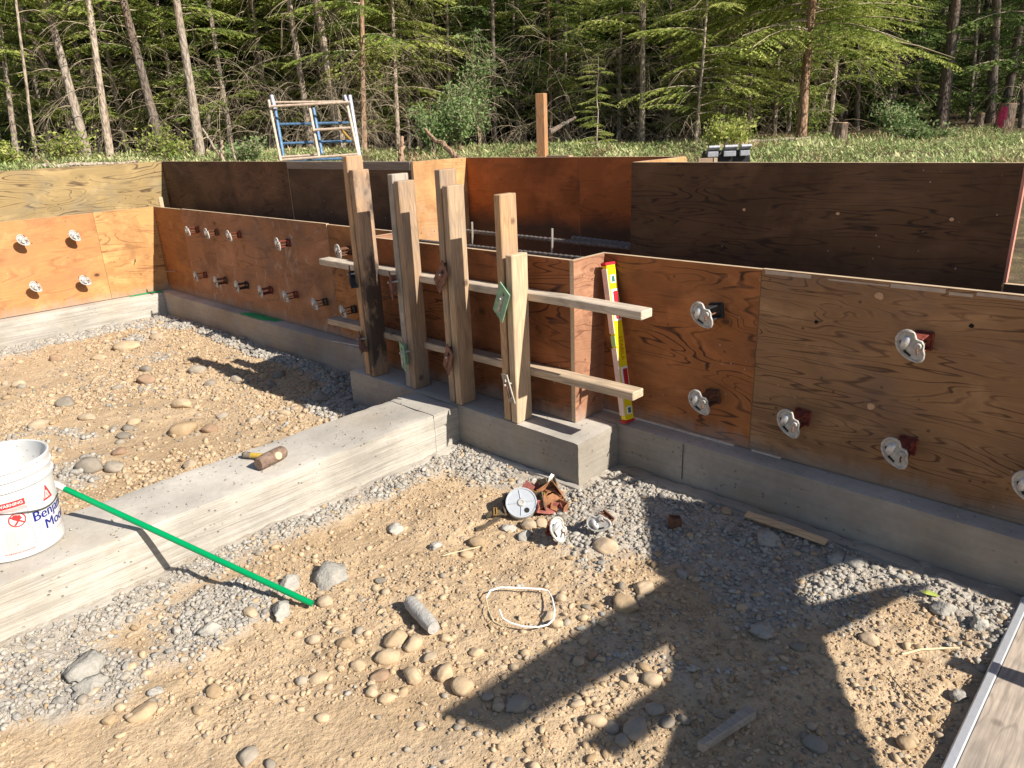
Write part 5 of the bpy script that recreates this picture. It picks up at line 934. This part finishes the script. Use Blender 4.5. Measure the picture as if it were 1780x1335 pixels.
# background wood: copies of a few dense trees
bgs = []
for k in range(3):
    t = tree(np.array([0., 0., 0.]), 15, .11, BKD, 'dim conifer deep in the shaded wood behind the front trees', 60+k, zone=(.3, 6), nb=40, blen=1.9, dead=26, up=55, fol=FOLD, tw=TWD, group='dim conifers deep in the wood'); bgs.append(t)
r = np.random.default_rng(5); spots = []
for row, (D, step) in enumerate(((19.5, 62), (22, 55), (26, 52), (31, 50), (37, 46), (44, 44))):
    px = -90+r.uniform(0, 40)
    while px < 1900:
        spots.append((px+r.uniform(-18, 18), D*r.uniform(.95, 1.06))); px += step*r.uniform(.8, 1.2)
for i, (px, D) in enumerate(spots):
    if 1570 < px < 1800 and D < 24 and i % 2: continue
    t = bgs[i] if i < 3 else copy_tree(bgs[i % 3]); t['label'] = wood_label(px, D); P = base(px, D); t.location = (P[0], P[1], P[2]-.1); t.rotation_euler = (0, 0, r.uniform(0, 6.28)); s_ = r.uniform(.85, 1.2); t.scale = (s_, s_, s_)
# trees standing outside the view keep the wood dark
for i in range(26):
    t = copy_tree(bgs[i % 3]); t['label'] = 'tall conifer of the wood beyond the right edge of the picture'; t['group'] = 'conifers beyond the right edge'; P = np.array([r.uniform(4, 24), r.uniform(19, 40), 0]); P[2] = gz(P[0], P[1])-.1; t.location = P; t.rotation_euler = (0, 0, r.uniform(0, 6)); s_ = r.uniform(.9, 1.3); t.scale = (s_,)*3
# shrubs
def shrub(px, D, h, w_, n, label, seed, tb=0., mat=None, lsz=.035):
    r = np.random.default_rng(seed); P = base(px, D); root = empty('leafy_shrub', P, label=label, cat='shrub'); paths = []; C = []
    for i in range(9):
        az = r.uniform(0, 6.28); hh = h*r.uniform(.6, 1.05); t = np.linspace(0, 1, 7); sp = w_*r.uniform(.2, 1.); Q = np.stack([np.cos(az)*sp*t**1.3, np.sin(az)*sp*t**1.3, hh*t], 1)+r.normal(size=(7, 3))*.03*h*t[:, None]; paths.append((Q, .013*(1-.7*t)))
        for k in range(12):
            u = r.uniform(.3, 1); q = np.array([np.interp(u, t, Q[:, j]) for j in range(3)]); a2 = r.uniform(0, 6.28); l = .3*w_*r.uniform(.4, 1.2); e = q+np.array([math.cos(a2)*l, math.sin(a2)*l, r.uniform(-.1, .35)*l*2]); paths.append((np.stack([q, (q+e)/2+[0, 0, .04*l], e]), np.array([.005, .004, .002]))); C += [(q+(e-q)*v) for v in np.linspace(.3, 1, 4)]
    V, F4 = tubes_np(paths); npmesh('stem', V, F4, TWG, tint=r.random(len(V)), parent=root)
    C = np.array(C); K = n//len(C)+1; N = len(C)*K; c = np.repeat(C, K, 0)+r.normal(size=(N, 3))*.075; d = r.normal(size=(N, 3)); d /= np.linalg.norm(d, axis=1)[:, None]; wv_ = np.cross(d, r.normal(size=(N, 3))); wv_ /= np.linalg.norm(wv_, axis=1)[:, None]; s_ = lsz*r.uniform(.6, 1.3, N)[:, None]
    Q = np.stack([c-d*s_, c+wv_*s_*.5, c+d*s_, c-wv_*s_*.5], 1).reshape(-1, 3); npmesh('foliage', Q, np.arange(len(Q)).reshape(-1, 4), mat or LEAFM, tint=np.clip(np.repeat(r.random(N), 4)*.7+tb, 0, 1), parent=root, kind='stuff')
shrub(800, 14.5, 1.35, .75, 2000, 'grey green leafy shrub left of the orange post', 31, .35); shrub(835, 15.5, 2.1, .6, 1500, 'taller grey green leafy shrub with airy twigs', 32, .2); shrub(755, 14.2, 1.0, .5, 1500, 'low leafy shrub right of the leaning branch', 33, .15)
shrub(285, 13.6, .5, .8, 800, 'bright low shrub at the foot of the dark thick trunk', 34, .3, FOL); shrub(110, 13.4, .6, .8, 800, 'bright leafy bush between thin pale stems at the left', 35, .3, FOL); shrub(1265, 13.2, .5, .55, 1500, 'bright green low bush behind the steel bucket', 36, .45, FOL); shrub(1560, 14, .75, .5, 1000, 'airy green shrub right of the large conifer', 37, .2); shrub(1600, 13.2, .35, .6, 1100, 'low leafy plant in the weeds at the right', 38, .3); shrub(20, 12.8, .4, .6, 1200, 'bright weeds clump at the far left', 39, .4, FOL); shrub(1395, 16, .9, .6, 1000, 'shaded leafy bush behind the large trunk', 40, .0, FOL); shrub(440, 13.4, .35, .8, 700, 'low green weeds bush left of the scaffold', 41, .3)
# brushwood tangle
paths = []; r = np.random.default_rng(9)
for i in range(1150):
    px = r.choice([r.uniform(60, 360), r.uniform(380, 780), r.uniform(800, 1260), r.uniform(1180, 1500)], p=[.2, .35, .33, .12]); P = base(px, r.uniform(15.2, 17.5)); P[2] += r.uniform(0, 2.0)**1.1; paths += dead_arc(P, r.uniform(0, 6.28), r.uniform(.4, 1.4), r, r.uniform(-.2, 1.0), r.uniform(.3, 1.4), 3, .0055)
V, F4 = tubes_np(paths); npmesh('brushwood', V, F4, TWG, tint=np.repeat(r.random(len(V)//3+1), 3)[:len(V)], kind='stuff')
# weeds and grass
N = 20000; px = r.uniform(-60, 1860, N); D = r.uniform(9., 17.5, N); d = FF[None]+RR[None]*((px-890)/FPX)[:, None]; P = CAM+d*D[:, None]; P[:, 2] = ground_h(P[:, 0], P[:, 1]); keep = ((P[:, 0] < -1.8) | (P[:, 1] > 1.8)) & (vn(P[:, 0]*1.3, P[:, 1]*1.3, 5) > .24); P = P[keep]; D = D[keep]; N = len(P)
K = 9; c = np.repeat(P, K, 0); M = N*K; az = r.uniform(0, 6.28, M); ln = r.uniform(.02, .06, M)*np.where(r.random(M) < .1, 2.3, 1)*(.7+.9*np.repeat(vn(P[:, 0]*.9, P[:, 1]*.9, 8), K)); c[:, :2] += r.normal(size=(M, 2))*.06; c[:, 2] += r.uniform(-.01, .12, M)
dv = np.stack([np.cos(az)*.7, np.sin(az)*.7, r.uniform(.1, 1.3, M)], 1); dv /= np.linalg.norm(dv, axis=1)[:, None]; sd = np.stack([-np.sin(az), np.cos(az), r.normal(size=M)*.3], 1)*np.minimum(ln*r.uniform(.12, .35, M), r.uniform(.005, .02, M))[:, None]
Q = np.stack([c-sd*.3, c+dv*(ln*.5)[:, None]-sd, c+dv*ln[:, None], c+dv*(ln*.5)[:, None]+sd], 1).reshape(-1, 3)
WEED = tinted('weed_leaves', [(.50, .37, .22), (.27, .30, .12), (.27, .37, .13), (.46, .50, .22), (.62, .58, .32)], .7, trans=.3)
tt = np.clip(np.repeat(vn(P[:, 0]*1.6, P[:, 1]*1.6, 12), K)*1.3-.12+r.normal(size=M)*.2, 0, 1); npmesh('weeds', Q, np.arange(len(Q)).reshape(-1, 4), WEED, tint=np.repeat(tt, 4), kind='stuff')
# far wood: mass of boughs closing the view
Vs = []; Ts = []
for i in range(900):
    P = base(r.uniform(-150, 1930), r.uniform(46, 56)); P[2] += r.uniform(0, 15); V, t_ = BRS[r.integers(4)]; s_ = r.uniform(2.2, 4); a = r.uniform(0, 6.28); V = V*s_; Vs.append(np.stack([V[:, 0]*math.cos(a)-V[:, 1]*math.sin(a), V[:, 0]*math.sin(a)+V[:, 1]*math.cos(a), V[:, 2]], 1)+P); Ts.append(t_*.5)
V = np.concatenate(Vs); npmesh('far_wood', V, np.arange(len(V)).reshape(-1, 3), FOLD, tint=np.concatenate(Ts), kind='stuff')
